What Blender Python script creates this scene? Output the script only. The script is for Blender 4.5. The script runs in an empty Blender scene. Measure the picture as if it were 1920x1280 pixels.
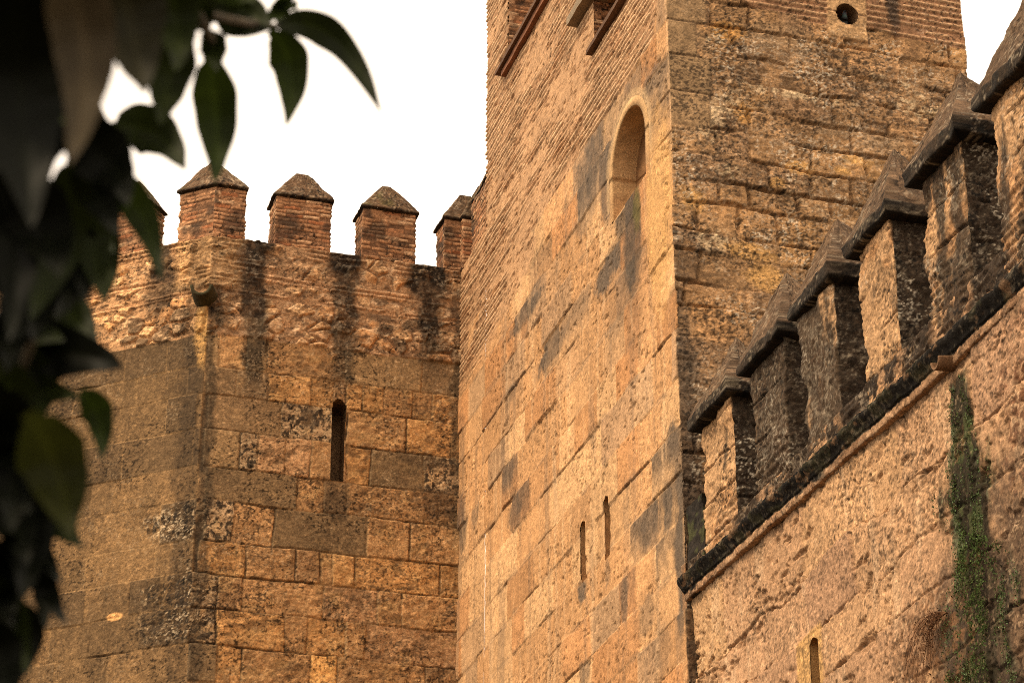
import bpy, math, random
import numpy as np
from mathutils import Vector

# ---------------------------------------------------------------- camera, sky, sun, exposure
scene = bpy.context.scene
COL = scene.collection
cam_d = bpy.data.cameras.new("camera")
cam = bpy.data.objects.new("camera", cam_d)
COL.objects.link(cam)
cam.location = (0.0, 0.0, 1.6)
cam.rotation_euler = (math.radians(90 + 26.3), 0.0, math.radians(-16.8))
cam_d.sensor_width = 36.0
cam_d.lens = 36.0 * 4770.0 / 1920.0
cam_d.clip_start = 0.05
cam_d.clip_end = 2000.0
cam_d.dof.use_dof = True
cam_d.dof.focus_distance = 33.0
cam_d.dof.aperture_fstop = 12.0
cam_d.dof.aperture_blades = 7
scene.camera = cam
scene.cycles.filter_width = 1.0
scene.cycles.use_denoising = False

SUN_EL, SUN_AZ = math.radians(48.0), math.radians(-98.0)   # azimuth clockwise from +Y: from the left
world = bpy.data.worlds.new("World")
scene.world = world
world.use_nodes = True
wn = world.node_tree
wn.nodes.clear()
w_out = wn.nodes.new("ShaderNodeOutputWorld")
w_bg = wn.nodes.new("ShaderNodeBackground")
w_sky = wn.nodes.new("ShaderNodeTexSky")
w_sky.sky_type = 'NISHITA'
w_sky.sun_disc = False
w_sky.sun_elevation = SUN_EL
w_sky.sun_rotation = SUN_AZ % (2 * math.pi)
w_mix = wn.nodes.new("ShaderNodeMixRGB")
w_mix.inputs[0].default_value = 0.9                     # nearly closed bright overcast
w_mix.inputs[2].default_value = (8.7, 7.3, 5.7, 1.0)
wn.links.new(w_sky.outputs[0], w_mix.inputs[1])
wn.links.new(w_mix.outputs[0], w_bg.inputs[0])
w_bg.inputs[1].default_value = 0.098
wn.links.new(w_bg.outputs[0], w_out.inputs[0])

sun_d = bpy.data.lights.new("sun", 'SUN')
sun_d.energy = 1.3
sun_d.angle = math.radians(14.0)
sun_d.color = (1.0, 0.80, 0.54)
sun = bpy.data.objects.new("sun", sun_d)
COL.objects.link(sun)
sd = Vector((math.sin(SUN_AZ) * math.cos(SUN_EL), math.cos(SUN_AZ) * math.cos(SUN_EL), math.sin(SUN_EL)))
sun.rotation_euler = sd.to_track_quat('Z', 'Y').to_euler()
sun.location = (-20, 0, 40)

vs = scene.view_settings
vs.view_transform = 'Standard'
vs.look = 'None'
vs.exposure = 1.32
vs.gamma = 1.0

# ---------------------------------------------------------------- numbers measured for the place
XT, YT = 9.30, 24.28          # the tower's near corner
YB = 32.15                    # the tower's back edge
YE = 33.55                    # plane of the curtain wall behind
ZC = 20.03                    # foot of its merlons
CD = np.array([-0.763, 0.647])  # direction of the wall's turned-away length
CC = np.array([5.42, YE])     # its angle
E_ZL = [0, .6, 1.2, 1.8, 2.4, 3, 3.6, 4.2, 4.8, 5.4, 6, 6.6, 7.2, 7.8, 8.4, 9, 9.6, 10.2, 10.8, 11.35, 11.9, 12.45, 13.02, 13.57, 14.11, 14.63, 15.13, 15.75, 16.26, 16.86, 17.42, 17.87, 18.40, 19]
E_ROWS = [([5.438, 5.606, 6.037, 6.339, 7.52, 8.7, 9.6], 'gtgtgd'), ([5.464, 5.911, 6.36, 7.021, 7.363, 7.553, 7.802, 8.128, 8.572, 8.883, 9.6], 'ddooboottol'),
 ([5.491, 6.587, 7.36, 7.568, 8.485, 9.6], 'dcbto'), ([5.449, 6.0, 6.259, 6.667, 7.052, 7.378, 7.585, 7.952, 8.768, 9.6], 'gcpptboDc'), ([5.515, 6.875, 7.284, 7.602, 8.975, 9.6], 'Dtdtt'),
 ([5.51, 5.952, 6.547, 7.917, 8.574, 9.6], 'ctDtt'), ([5.468, 6.171, 6.899, 7.248, 7.432, 7.754, 9.036, 9.6], 'otbtooo'), ([5.354, 5.782, 6.141, 7.309, 8.111, 8.464, 9.6], 'cbtptt'),
 ([5.384, 5.792, 6.777, 7.102, 7.666, 7.94, 9.6], 'cototp'), ([5.415, 5.82, 6.174, 7.165, 7.548, 8.834, 9.6], 'Dotltb')]
A_ST = [(26.535, 18.541, 1.3, 0.3, 0.8), (24.843, 18.018, 0.5, 0.45, 0.7), (27.308, 18.258, 0.5, 0.45, 0.7), (26.575, 17.774, 0.35, 0.6, 0.7), (25.787, 16.513, 0.24, 0.8, 1), (25.959, 16.979, 0.3, 0.2, 0.8),
 (26.639, 16.539, 0.5, 0.22, 0.95), (27.439, 17.77, 0.5, 0.25, 0.45), (30.161, 17.596, 0.75, 0.12, 0.95), (29.733, 17.801, 0.5, 0.1, 0.6), (28.96, 16.512, 0.75, 0.17, 0.85),
 (27.931, 16.529, 0.6, 0.22, 0.5), (26.262, 15.94, 0.5, 0.4, 0.4), (25.712, 15.236, 0.25, 0.6, 0.45), (30.803, 16.713, 0.3, 0.1, 0.6), (30.93, 15.51, 0.3, 0.2, 0.7),
 (30.677, 14.853, 0.35, 0.25, 0.75), (25.42, 12.608, 0.38, 0.24, 1), (24.795, 12.59, 0.15, 0.28, 0.85), (24.531, 13.263, 0.18, 0.3, 0.95), (24.4, 12.753, 0.12, 0.5, 0.85),
 (24.473, 11.891, 0.16, 0.5, 0.9), (24.425, 11.252, 0.12, 0.4, 0.8), (27.858, 12.691, 0.12, 0.13, 0.8), (26.904, 12.59, 0.1, 0.2, 0.8), (26.256, 12.033, 0.12, 0.35, 0.6),
 (27.796, 11.628, 0.2, 0.15, 0.6), (25.581, 11.598, 0.3, 0.2, 0.45), (25.09, 11.05, 0.3, 0.3, 0.4), (33.345, 15.74, 0.25, 0.5, 0.7), (33.328, 17.016, 0.15, 0.5, 0.4), (32.298, 18.21, 0.3, 0.15, 0.5),
 (32.58, 15.606, 0.2, 0.2, 0.5)]
A_STONES = [(30.161, 17.596, 1), (28.844, 16.481, 0.9), (25.42, 12.608, 1), (24.764, 12.545, 0.9), (24.531, 13.263, 1), (26.258, 12.0, 0.7), (30.93, 15.51, 0.75), (30.652, 14.804, 0.85), (27.822, 16.476, 0.6),
 (26.741, 16.591, 0.9), (24.423, 11.872, 0.8), (26.766, 18.195, 0.9), (24.746, 18.036, 0.75), (27.315, 18.101, 0.7), (25.304, 18.446, 0.6), (24.87, 17.655, 0.6), (26.168, 15.82, 0.5),
 (30.803, 16.713, 0.5), (29.534, 17.884, 0.4), (26.131, 18.229, 0.7)]
B_ST = [(10.084, 18.739, 0.25, 0.13, 'o'), (11.157, 18.461, 0.3, 0.14, 'p'), (10.822, 18.801, 0.5, 0.2, 'g'), (9.555, 18.447, 0.3, 0.3, 'g'), (9.905, 18.589, 0.14, 0.09, 'w'),
 (9.792, 17.399, 0.16, 0.3, 'w'), (9.937, 17.648, 0.3, 0.15, 'w'), (10.243, 17.59, 0.12, 0.16, 'o'), (9.552, 16.336, 0.16, 0.18, 'y'), (9.502, 16.834, 0.2, 0.15, 'd'),
 (11.678, 17.203, 0.2, 0.08, 'y'), (11.492, 17.023, 0.12, 0.06, 'y'), (10.935, 16.966, 0.18, 0.1, 'y'), (10.005, 16.773, 0.12, 0.1, 'w'), (12.078, 18.413, 0.14, 0.08, 'w'),
 (12.442, 18.479, 0.08, 0.12, 'w'), (12.558, 18.113, 0.3, 0.2, 'w'), (11.388, 17.603, 0.35, 0.1, 'g'), (12.016, 17.523, 0.3, 0.14, 'g'), (10.647, 16.698, 0.1, 0.07, 'y'),
 (10.449, 15.413, 0.25, 0.16, 'y'), (9.6, 17.737, 0.25, 0.2, 'g'), (9.62, 18.345, 0.2, 0.1, 'p'), (13.05, 18.825, 0.35, 0.12, 'p'), (11.749, 18.858, 0.6, 0.1, 'p'), (10.65, 18.153, 0.6, 0.18, 'd'),
 (11.716, 18.347, 0.6, 0.15, 'd'), (10.99, 17.986, 0.7, 0.06, 'w'), (11.448, 18.607, 0.6, 0.12, 'd'), (9.592, 15.562, 0.25, 0.3, 'd'), (9.8, 15.806, 0.25, 0.15, 'w'),
 (10.196, 15.726, 0.35, 0.12, 'y'), (9.694, 14.745, 0.4, 0.3, 't'), (10.354, 16.251, 0.5, 0.2, 't'), (9.462, 13.636, 0.1, 0.6, 'd'), (9.44, 12.979, 0.12, 0.4, 'd')]
HOLE = (11.683, 19.286)
LEAVES = [((0.356, 1.915, 2.874), (0.411, 1.929, 2.882), (0.452, 1.904, 2.794), 0.028, 'd'), ((0.351, 1.918, 2.871), (0.378, 1.953, 2.856), (0.372, 1.933, 2.783), 0.0338, 'm'),
 ((0.273, 1.774, 2.744), (0.291, 1.82, 2.712), (0.29, 1.801, 2.637), 0.0352, 'm'), ((0.194, 1.737, 2.636), (0.232, 1.754, 2.648), (0.253, 1.717, 2.596), 0.0386, 'd'),
 ((0.332, 1.834, 2.818), (0.303, 1.861, 2.852), (0.24, 1.837, 2.822), 0.0295, 'd'), ((0.356, 1.913, 2.878), (0.363, 1.93, 2.908), (0.367, 1.876, 2.897), 0.0164, 'm'),
 ((0.084, 1.057, 2.325), (0.107, 1.098, 2.299), (0.103, 1.081, 2.222), 0.0309, 'g'), ((0.13, 1.216, 2.441), (0.147, 1.255, 2.423), (0.155, 1.228, 2.358), 0.0426, 'G'),
 ((0.211, 1.515, 2.604), (0.214, 1.56, 2.583), (0.206, 1.535, 2.524), 0.0325, 'd'), ((0.254, 1.684, 2.704), (0.268, 1.712, 2.709), (0.266, 1.677, 2.665), 0.0235, 'd'),
 ((0.186, 1.664, 2.556), (0.218, 1.696, 2.542), (0.233, 1.669, 2.474), 0.0247, 'm'), ((0.071, 1.113, 2.337), (0.083, 1.162, 2.302), (0.093, 1.143, 2.22), 0.0463, 'k'),
 ((0.082, 1.316, 2.389), (0.102, 1.369, 2.341), (0.103, 1.355, 2.256), 0.0314, 'k'), ((0.136, 1.403, 2.414), (0.136, 1.455, 2.38), (0.121, 1.437, 2.312), 0.0319, 'd'),
 ((0.15, 1.494, 2.455), (0.165, 1.537, 2.432), (0.172, 1.508, 2.37), 0.0278, 'd'), ((0.132, 1.509, 2.436), (0.159, 1.543, 2.422), (0.161, 1.513, 2.366), 0.0249, 'k'),
 ((0.185, 1.675, 2.535), (0.199, 1.717, 2.513), (0.194, 1.69, 2.456), 0.0175, 'd'), ((0.149, 1.815, 2.511), (0.185, 1.835, 2.519), (0.204, 1.796, 2.47), 0.0344, 'd'),
 ((0.111, 1.661, 2.381), (0.159, 1.669, 2.404), (0.203, 1.614, 2.373), 0.0445, 'k'), ((0.188, 1.74, 2.408), (0.207, 1.771, 2.404), (0.208, 1.738, 2.355), 0.0231, 'm'),
 ((0.109, 1.249, 2.164), (0.13, 1.285, 2.149), (0.137, 1.252, 2.096), 0.0354, 'y'), ((0.1, 1.386, 2.242), (0.116, 1.429, 2.218), (0.119, 1.402, 2.156), 0.0377, 'k'),
 ((0.147, 1.596, 2.261), (0.165, 1.626, 2.259), (0.182, 1.581, 2.222), 0.0249, 'd'), ((0.157, 1.701, 2.276), (0.171, 1.733, 2.273), (0.181, 1.69, 2.238), 0.0166, 'k'),
 ((0.165, 1.707, 2.259), (0.178, 1.744, 2.249), (0.188, 1.701, 2.212), 0.0174, 'k'), ((0.162, 1.708, 2.259), (0.175, 1.746, 2.246), (0.173, 1.708, 2.207), 0.0136, 'k'),
 ((0.144, 1.629, 2.197), (0.158, 1.666, 2.184), (0.145, 1.637, 2.136), 0.0228, 'k'), ((0.117, 1.5, 2.237), (0.14, 1.538, 2.218), (0.138, 1.513, 2.155), 0.0369, 'k'),
 ((0.128, 1.516, 2.201), (0.131, 1.558, 2.184), (0.134, 1.522, 2.14), 0.0268, 'k'), ((0.084, 1.191, 2.404), (0.073, 1.237, 2.389), (0.069, 1.218, 2.315), 0.0352, 'k'),
 ((0.183, 1.421, 2.577), (0.202, 1.458, 2.562), (0.2, 1.43, 2.505), 0.0321, 'd'), ((0.236, 1.583, 2.685), (0.219, 1.621, 2.687), (0.182, 1.6, 2.638), 0.0319, 'd'),
 ((0.291, 1.661, 2.727), (0.269, 1.688, 2.755), (0.232, 1.657, 2.723), 0.0294, 'm'), ((0.118, 1.305, 2.389), (0.149, 1.337, 2.376), (0.161, 1.295, 2.338), 0.0346, 'k'),
 ((0.086, 1.329, 2.36), (0.117, 1.365, 2.341), (0.126, 1.331, 2.289), 0.0377, 'k'), ((0.084, 1.439, 2.375), (0.116, 1.472, 2.359), (0.114, 1.445, 2.3), 0.0403, 'k'),
 ((0.09, 1.211, 2.362), (0.084, 1.253, 2.352), (0.075, 1.228, 2.292), 0.0382, 'k'), ((0.14, 1.403, 2.411), (0.155, 1.435, 2.408), (0.168, 1.398, 2.359), 0.0268, 'k'),
 ((0.109, 1.653, 2.398), (0.139, 1.668, 2.418), (0.161, 1.618, 2.389), 0.0264, 'd'), ((0.117, 1.668, 2.364), (0.148, 1.685, 2.38), (0.177, 1.632, 2.354), 0.0264, 'd'),
 ((0.091, 1.4, 2.22), (0.115, 1.437, 2.203), (0.129, 1.393, 2.167), 0.0314, 'k'), ((0.294, 1.837, 2.835), (0.31, 1.867, 2.835), (0.338, 1.815, 2.808), 0.0184, 'd'),
 ((0.161, 1.69, 2.52), (0.153, 1.739, 2.499), (0.149, 1.706, 2.451), 0.0199, 'm'), ((0.198, 1.661, 2.556), (0.194, 1.707, 2.535), (0.197, 1.67, 2.493), 0.0183, 'm'),
 ((0.058, 1.303, 2.428), (0.085, 1.336, 2.416), (0.11, 1.298, 2.361), 0.0472, 'k'), ((0.126, 1.726, 2.47), (0.149, 1.753, 2.473), (0.174, 1.693, 2.461), 0.0239, 'd'),
 ((0.111, 1.528, 2.186), (0.13, 1.565, 2.172), (0.137, 1.521, 2.14), 0.0235, 'k'), ((0.113, 1.558, 2.353), (0.114, 1.606, 2.327), (0.123, 1.578, 2.262), 0.0321, 'k'),
 ((0.242, 1.685, 2.708), (0.256, 1.703, 2.732), (0.256, 1.654, 2.715), 0.021, 'd'), ((0.081, 1.278, 2.462), (0.096, 1.318, 2.445), (0.093, 1.295, 2.378), 0.0566, 'k'),
 ((0.11, 1.3, 2.403), (0.104, 1.345, 2.387), (0.109, 1.316, 2.328), 0.0472, 'k'), ((0.093, 1.445, 2.357), (0.123, 1.47, 2.359), (0.124, 1.442, 2.3), 0.0403, 'k'),
 ((0.103, 1.455, 2.333), (0.113, 1.486, 2.334), (0.111, 1.455, 2.282), 0.0335, 'k'), ((0.136, 1.436, 2.577), (0.145, 1.472, 2.568), (0.157, 1.439, 2.512), 0.0321, 'k'),
 ((0.18, 1.511, 2.631), (0.198, 1.544, 2.624), (0.212, 1.503, 2.583), 0.0377, 'k'), ((0.287, 1.741, 2.799), (0.276, 1.781, 2.796), (0.234, 1.756, 2.756), 0.0308, 'd'),
 ((0.154, 1.483, 2.475), (0.174, 1.512, 2.474), (0.181, 1.477, 2.425), 0.0285, 'k'), ((0.108, 1.506, 2.231), (0.129, 1.538, 2.224), (0.139, 1.502, 2.175), 0.0335, 'k'),
 ((0.112, 1.52, 2.201), (0.128, 1.559, 2.184), (0.136, 1.517, 2.149), 0.0302, 'k'), ((0.138, 1.517, 2.417), (0.155, 1.553, 2.406), (0.144, 1.523, 2.357), 0.0249, 'k'),
 ((0.102, 1.474, 2.297), (0.123, 1.508, 2.285), (0.122, 1.483, 2.223), 0.0302, 'd'), ((0.126, 1.59, 2.283), (0.149, 1.624, 2.272), (0.16, 1.585, 2.228), 0.0249, 'd'),
 ((0.119, 1.531, 2.177), (0.138, 1.567, 2.163), (0.147, 1.53, 2.116), 0.0235, 'd'), ((0.109, 1.448, 2.118), (0.126, 1.482, 2.108), (0.132, 1.445, 2.064), 0.0283, 'k'),
 ((0.127, 1.647, 2.398), (0.151, 1.682, 2.383), (0.147, 1.65, 2.335), 0.0264, 'd'), ((0.154, 1.632, 2.411), (0.144, 1.67, 2.411), (0.12, 1.638, 2.375), 0.0302, 'k'),
 ((0.095, 1.393, 2.231), (0.113, 1.428, 2.22), (0.129, 1.382, 2.189), 0.0252, 'k'), ((0.13, 1.369, 2.483), (0.144, 1.401, 2.482), (0.141, 1.374, 2.422), 0.0235, 'm'),
 ((0.08, 1.309, 2.403), (0.101, 1.333, 2.413), (0.118, 1.292, 2.37), 0.022, 'm'), ((0.372, 1.901, 2.891), (0.359, 1.933, 2.904), (0.344, 1.902, 2.861), 0.0125, 'm')]
TWIGS = [[(-0.004, 1.391, 2.519), (0.124, 1.555, 2.653), (0.269, 1.732, 2.753), (0.356, 1.915, 2.874)], [(-0.004, 1.391, 2.519), (0.104, 1.434, 2.523), (0.166, 1.506, 2.498), (0.18, 1.577, 2.502)],
 [(-0.005, 1.447, 2.411), (0.081, 1.475, 2.382), (0.128, 1.512, 2.357), (0.129, 1.563, 2.334)], [(-0.005, 1.447, 2.411), (0.085, 1.513, 2.305), (0.137, 1.565, 2.251), (0.153, 1.615, 2.219)],
 [(0.122, 1.527, 2.634), (0.206, 1.592, 2.685), (0.258, 1.682, 2.704), (0.275, 1.776, 2.74)]]

# ---------------------------------------------------------------- noise
def H(ix, iy, seed):
    n = (np.asarray(ix).astype(np.int64) * 374761393 + np.asarray(iy).astype(np.int64) * 668265263 + seed * 1442695041) & 0xffffffff
    n = ((n ^ (n >> 13)) * 1274126177) & 0xffffffff
    n = ((n ^ (n >> 15)) * 2246822519) & 0xffffffff
    return ((n ^ (n >> 16)) & 0xffffff) / float(0xffffff)

def vn(x, y, seed=0):
    ix, iy = np.floor(x), np.floor(y)
    fx, fy = x - ix, y - iy
    fx = fx * fx * (3 - 2 * fx); fy = fy * fy * (3 - 2 * fy)
    a, b = H(ix, iy, seed), H(ix + 1, iy, seed)
    c, d = H(ix, iy + 1, seed), H(ix + 1, iy + 1, seed)
    return (a * (1 - fx) + b * fx) * (1 - fy) + (c * (1 - fx) + d * fx) * fy

def fbm(x, y, o=4, seed=0, g=.5):
    s = 0; a = 1; t = 0
    for k in range(o):
        s = s + a * vn(x * 2 ** k + 17.3 * k, y * 2 ** k - 9.1 * k, seed + k * 7)
        t += a; a *= g
    return s / t

def worley(x, y, seed=0, jit=.9):
    ix, iy = np.floor(x), np.floor(y)
    f1 = np.full(np.shape(x), 9.0); f2 = f1.copy(); cid = np.zeros(np.shape(x))
    for dx in (-1, 0, 1):
        for dy in (-1, 0, 1):
            cx, cy = ix + dx, iy + dy
            px = cx + .5 + jit * (H(cx, cy, seed) - .5)
            py = cy + .5 + jit * (H(cx, cy, seed + 1) - .5)
            d = np.hypot(x - px, y - py)
            h = H(cx, cy, seed + 2)
            m = d < f1
            f2 = np.where(m, f1, np.minimum(f2, d))
            cid = np.where(m, h, cid)
            f1 = np.where(m, d, f1)
    return f1, f2, cid

def ss(a, b, x):
    t = np.clip((x - a) / (b - a), 0, 1)
    return t * t * (3 - 2 * t)

def mix(c, d, m):
    m = np.asarray(m)[..., None]
    return c * (1 - m) + np.asarray(d) * m

def blob(u, v, cu, cv, ru, rv, seed, wob=.9, soft=.35):
    d = np.hypot((u - cu) / ru, (v - cv) / rv)
    d = d + wob * (fbm(u * 4, v * 5, 3, seed) - .5) + .5 * wob * (vn(u * 25, v * 25, seed + 5) - .5)
    return 1 - ss(1 - soft, 1 + soft, d)

# ---------------------------------------------------------------- masonry patterns
def rand_bounds(zl, u0, u1, w0, w1, seed):
    rng = random.Random(seed); out = []
    for _ in zl[:-1]:
        x = u0 - rng.random() * w1; b = [x]
        while x < u1 + 1:
            x += rng.uniform(w0, w1); b.append(x)
        out.append(np.array(b))
    return out

def ashlar(u, v, zl, bounds, seed, wob=.02):
    zl = np.asarray(zl)
    uu = u + wob * (vn(u * 2.5, v * 2.5, seed) - .5) * 2 + wob * .6 * (vn(u * 14, v * 14, seed + 1) - .5)
    vv = v + wob * (vn(u * 1.7, v * 2.5, seed + 2) - .5) * 2 + wob * .6 * (vn(u * 14, v * 14, seed + 3) - .5)
    r = np.clip(np.searchsorted(zl, vv.ravel()).reshape(vv.shape) - 1, 0, len(zl) - 2)
    dv = np.minimum(vv - zl[r], zl[r + 1] - vv)
    k = np.zeros(u.shape, int); du = np.full(u.shape, 9.0)
    for i in range(len(zl) - 1):
        m = r == i
        if not m.any(): continue
        b = np.asarray(bounds[i]); x = uu[m]
        kk = np.clip(np.searchsorted(b, x) - 1, 0, len(b) - 2)
        k[m] = kk; du[m] = np.minimum(x - b[kk], b[kk + 1] - x)
    return np.minimum(du, dv), r, k, du, dv

def bricks(u, v, h, L, seed, fill=.58, wob=.012):
    vv = v + wob * 2 * (vn(u * 1.5, v * 3, seed) - .5) + wob * .5 * (vn(u * 12, v * 12, seed + 1) - .5)
    r = np.floor(vv / h); fv = vv / h - r
    uu = (u + H(r, r * 0, seed + 3) * L + wob * (vn(u * 9, v * 9, seed + 2) - .5)) / L
    k = np.floor(uu); fu = uu - k
    dv = (fill / 2 - np.abs(fv - .5)) * h
    du = (.5 - np.abs(fu - .5)) * L - .008
    d = np.minimum(dv, du)
    return ss(-.004, .008, d), H(r, k, seed + 5), H(r, k, seed + 6)

def speck(c, u, v, seed, amt=.22):
    n = fbm(u * 22, v * 22, 3, seed, .7)
    g = 1 + amt * 2.2 * (n - .5) + amt * 1.1 * (vn(u * 75, v * 75, seed + 1) - .5)
    c = c * np.clip(g, .2, 2)[..., None]
    p = ss(.62, .74, fbm(u * 30, v * 34, 2, seed + 2, .6)) * ss(.35, .6, fbm(u * 1.7, v * 1.7, 2, seed + 3))
    c = c * (1 - min(.85, amt * 2.2) * p)[..., None]
    q = ss(.66, .76, fbm(u * 27, v * 31, 2, seed + 4, .6))
    return c * (1 + amt * 1.2 * q)[..., None]

def lichen(c, u, v, m, seed, col=(.52, .41, .28), scale=19.):
    n = fbm(u * scale, v * scale, 3, seed, .75)
    cl = fbm(u * 2.2, v * 2.6, 3, seed + 9)
    k = ss(.60, .70, n + .45 * (cl - .5)) * m
    return mix(c, col, k * .85), k

def crisp(c, u, v, seed, white=.5, black=.5, wcol=(.72, .60, .44), cl=1.):
    a = fbm(u * 40, v * 44, 2, seed, .6); b = fbm(u * 36, v * 42, 2, seed + 3, .6)
    k1 = ss(.50, .68, fbm(u * 2.3, v * 2.9, 4, seed + 5, .6)) * cl; k2 = ss(.36, .6, fbm(u * 1.6, v * 2.1, 3, seed + 7))
    c = mix(c, C3(.045, .028, .016), ss(.60, .70, b + .10 * k2 - .04) * black * (.35 + .65 * k2))
    return mix(c, np.array(wcol), ss(.69, .77, a + .09 * k1 - .02) * white * (.12 + .88 * k1))
C3 = lambda *a: np.array(a, float)
GREY = C3(.095, .070, .050)
BLACK = C3(.013, .010, .0075)
MORT = C3(.44, .27, .14)

# ---------------------------------------------------------------- surfaces: u along, z up -> outward offset, base colour
A_ZL = [0, .6, 1.2, 1.8, 2.4, 3, 3.6, 4.2, 4.8, 5.4, 6, 6.6, 7.2, 7.8, 8.4, 9, 9.55, 10.1, 10.65, 11.2, 11.74, 12.3, 12.85, 13.4, 13.98, 14.6, 15.1, 15.7, 16.2, 16.75, 17.25, 17.8, 18.3, 18.8, 19.3, 19.9, 20.5, 40]
A_B = rand_bounds(A_ZL, 22, 36, .55, 1.35, 5)
def fn_tower_side(y, z):
    d, r, k, du, dv = ashlar(y, z, A_ZL, A_B, 11, .018)
    r1, r2, r3, r4 = (H(r, k, s) for s in (21, 22, 23, 24))
    c = mix(np.broadcast_to(C3(.52, .285, .13), y.shape + (3,)), (.61, .365, .18), ss(.5, .7, r1))
    c = mix(c, (.45, .215, .088), ss(.62, .8, r2) * .8)
    c = mix(c, (.42, .265, .15), ss(.86, .9, r3) * .8)
    c = c * (.84 + .24 * r4)[..., None]
    # soot veil running down and soft mottling
    c = c * (.82 + .36 * fbm(y * 1.3, z * .9, 4, 31))[..., None]
    st = fbm(y * 7, z * .55, 3, 33)
    c = mix(c, GREY * 1.7, ss(.58, .78, st) * .35)
    jm = 1 - ss(.003, .014, d)
    crack = ss(.58, .66, fbm(y * 1.2, z * 1.5, 3, 37)) * (dv < du)
    c = mix(c, MORT * 1.4, jm * .62 * (1 - crack) * ss(.2, .5, fbm(y * 2, z * 2, 2, 38)))
    lo = (1 - ss(.0, .05, np.abs(d - .024))) * (dv < du) * ss(.5, .6, fbm(y * 2.2, z * 2, 3, 39))
    c = mix(c, GREY * 1.5, lo * .35)
    c = mix(c, C3(.12, .07, .035), jm * crack * .8)
    h = (r2 - .5) * .036 + (vn(y * 2 + r * 3.1, z * 2 + k, 41) - .5) * .012
    h = h + (fbm(y * 9, z * 9, 4, 43, .6) - .5) * .02 - jm * (.001 + .022 * crack)
    pit = ss(.66, .74, fbm(y * 14, z * 14, 3, 47, .6)) * ss(.42, .6, fbm(y * .9, z * .9, 3, 48))
    h = h - pit * .02
    c = mix(c, C3(.20, .11, .05), pit * .6)
    h = h + (1 - ss(24.35, 24.85, y)) * .05 * (H(r, r * 0 + 7, 91) - .5)
    # brick and rammed rubble above
    zb = 18.8 + .06 * (vn(y * 3, z * 0, 51) - .5) + .5 * (1 - ss(24.5, 24.9, y)) + 5 * (y > YB + 9)
    up = ss(-.02, .02, z - zb)
    lowmask = ss(.5, .6, fbm(y * 1.1, z * 2, 3, 55) + .35 * ss(29.5, 32.5, y) - .05) * ss(17.7, 18.3, z) * ss(28.2, 29.5, y)
    up = np.maximum(up, lowmask)
    bm, b1, b2 = bricks(y, z, .080, .55, 61, .50, .008)
    band = fbm(y * .5, z * 2.1, 3, 63)
    cover = ss(.36, .50, band + .25 * (fbm(y * 1.6, z * 7, 3, 64) - .5))
    bm = bm * cover * ss(.08, .2, b1)
    cb = mix(np.broadcast_to(C3(.47, .275, .145), y.shape + (3,)), (.66, .44, .26), bm * (.55 + .45 * b2))
    cb = mix(cb, C3(.27, .14, .07), (1 - bm) * cover * .55)
    cb = mix(cb, (.40, .19, .085), bm * ss(.75, .9, b2) * .7)
    cb = cb * (.84 + .32 * fbm(y * 1.7, z * 2.5, 4, 66))[..., None]
    pitb = ss(.60, .70, fbm(y * 7, z * 22, 3, 68, .65))
    cb = mix(cb, C3(.25, .125, .06), pitb * .7)
    hb = bm * (.009 + .008 * b2) + (fbm(y * 3, z * 9, 4, 67, .6) - .5) * .022 - pitb * .016 - (1 - bm) * cover * .006
    c = mix(c, cb, up); h = h * (1 - up) + hb * up
    key = r * 4096 + k
    sk = np.zeros(y.shape)
    for (py, pz, st_) in A_STONES:
        rr = int(np.searchsorted(A_ZL, pz)) - 1
        kk_ = int(np.searchsorted(A_B[rr], py)) - 1
        sk = np.maximum(sk, st_ * (key == rr * 4096 + kk_))
    topd = np.clip(np.asarray(A_ZL + [99])[r + 1] - z, 0, 1)
    sk = sk * ss(.18, .42, fbm(y * 2.5, z * 3.5, 3, 75) + .12) * (1 - .7 * ss(.08, .6, topd + .5 * (fbm(y * 3, z * 1.2, 3, 72) - .5))) * ss(.0, .03, d)
    c = mix(c, GREY * 1.25, np.clip(sk * (.62 + .45 * fbm(y * 10, z * 5, 2, 73)), 0, .93) * (1 - up))
    drip = ss(.66, .74, fbm(y * 9, z * .45, 3, 74)) * (1 - up)
    c = mix(c, C3(.62, .40, .22), drip * .4)
    g = np.zeros(y.shape)
    for i, (cy, cz, ry, rz, s) in enumerate(A_ST):
        g = np.maximum(g, s * blob(y, z, cy, cz, ry, rz, 100 + i, .7))
    stn = .55 + .5 * fbm(y * 12, z * 5, 3, 71)
    c = mix(c, GREY * 1.25, np.clip(g * stn * (.85 + .5 * (r3 > .35)), 0, .95) * (1 - .8 * up))
    # clean smooth strip and pale surround by the arched niche
    ring = np.hypot((y - 25.78), np.maximum(z - 17.72, 0))
    c = mix(c, C3(.45, .30, .16), (1 - ss(.80, .9, ring)) * (z > 17.3) * .75)
    ye = blob(y, z, 24.75, 16.4, .42, 1.3, 77, .5)
    c = mix(c, C3(.58, .33, .13), ye * .85)
    wet = np.maximum(blob(y, z, 25.65, 16.45, .32, .75, 79, .6), blob(y, z, 26.15, 17.0, .25, .35, 80, .6))
    c = mix(c, GREY * .75, wet * .85 * (.6 + .5 * fbm(y * 14, z * 5, 3, 82)))
    gr = blob(y, z, 25.5, 16.8, .14, .3, 78, .5)
    c = mix(c, C3(.10, .085, .025), gr * .8)
    sm = 1 - ss(.8, .95, ring) * 1.0
    h = h * (1 - .8 * np.clip(sm, 0, 1) * (z > 17.2))
    return h, speck(c, y, z, 81, .22)

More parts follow.
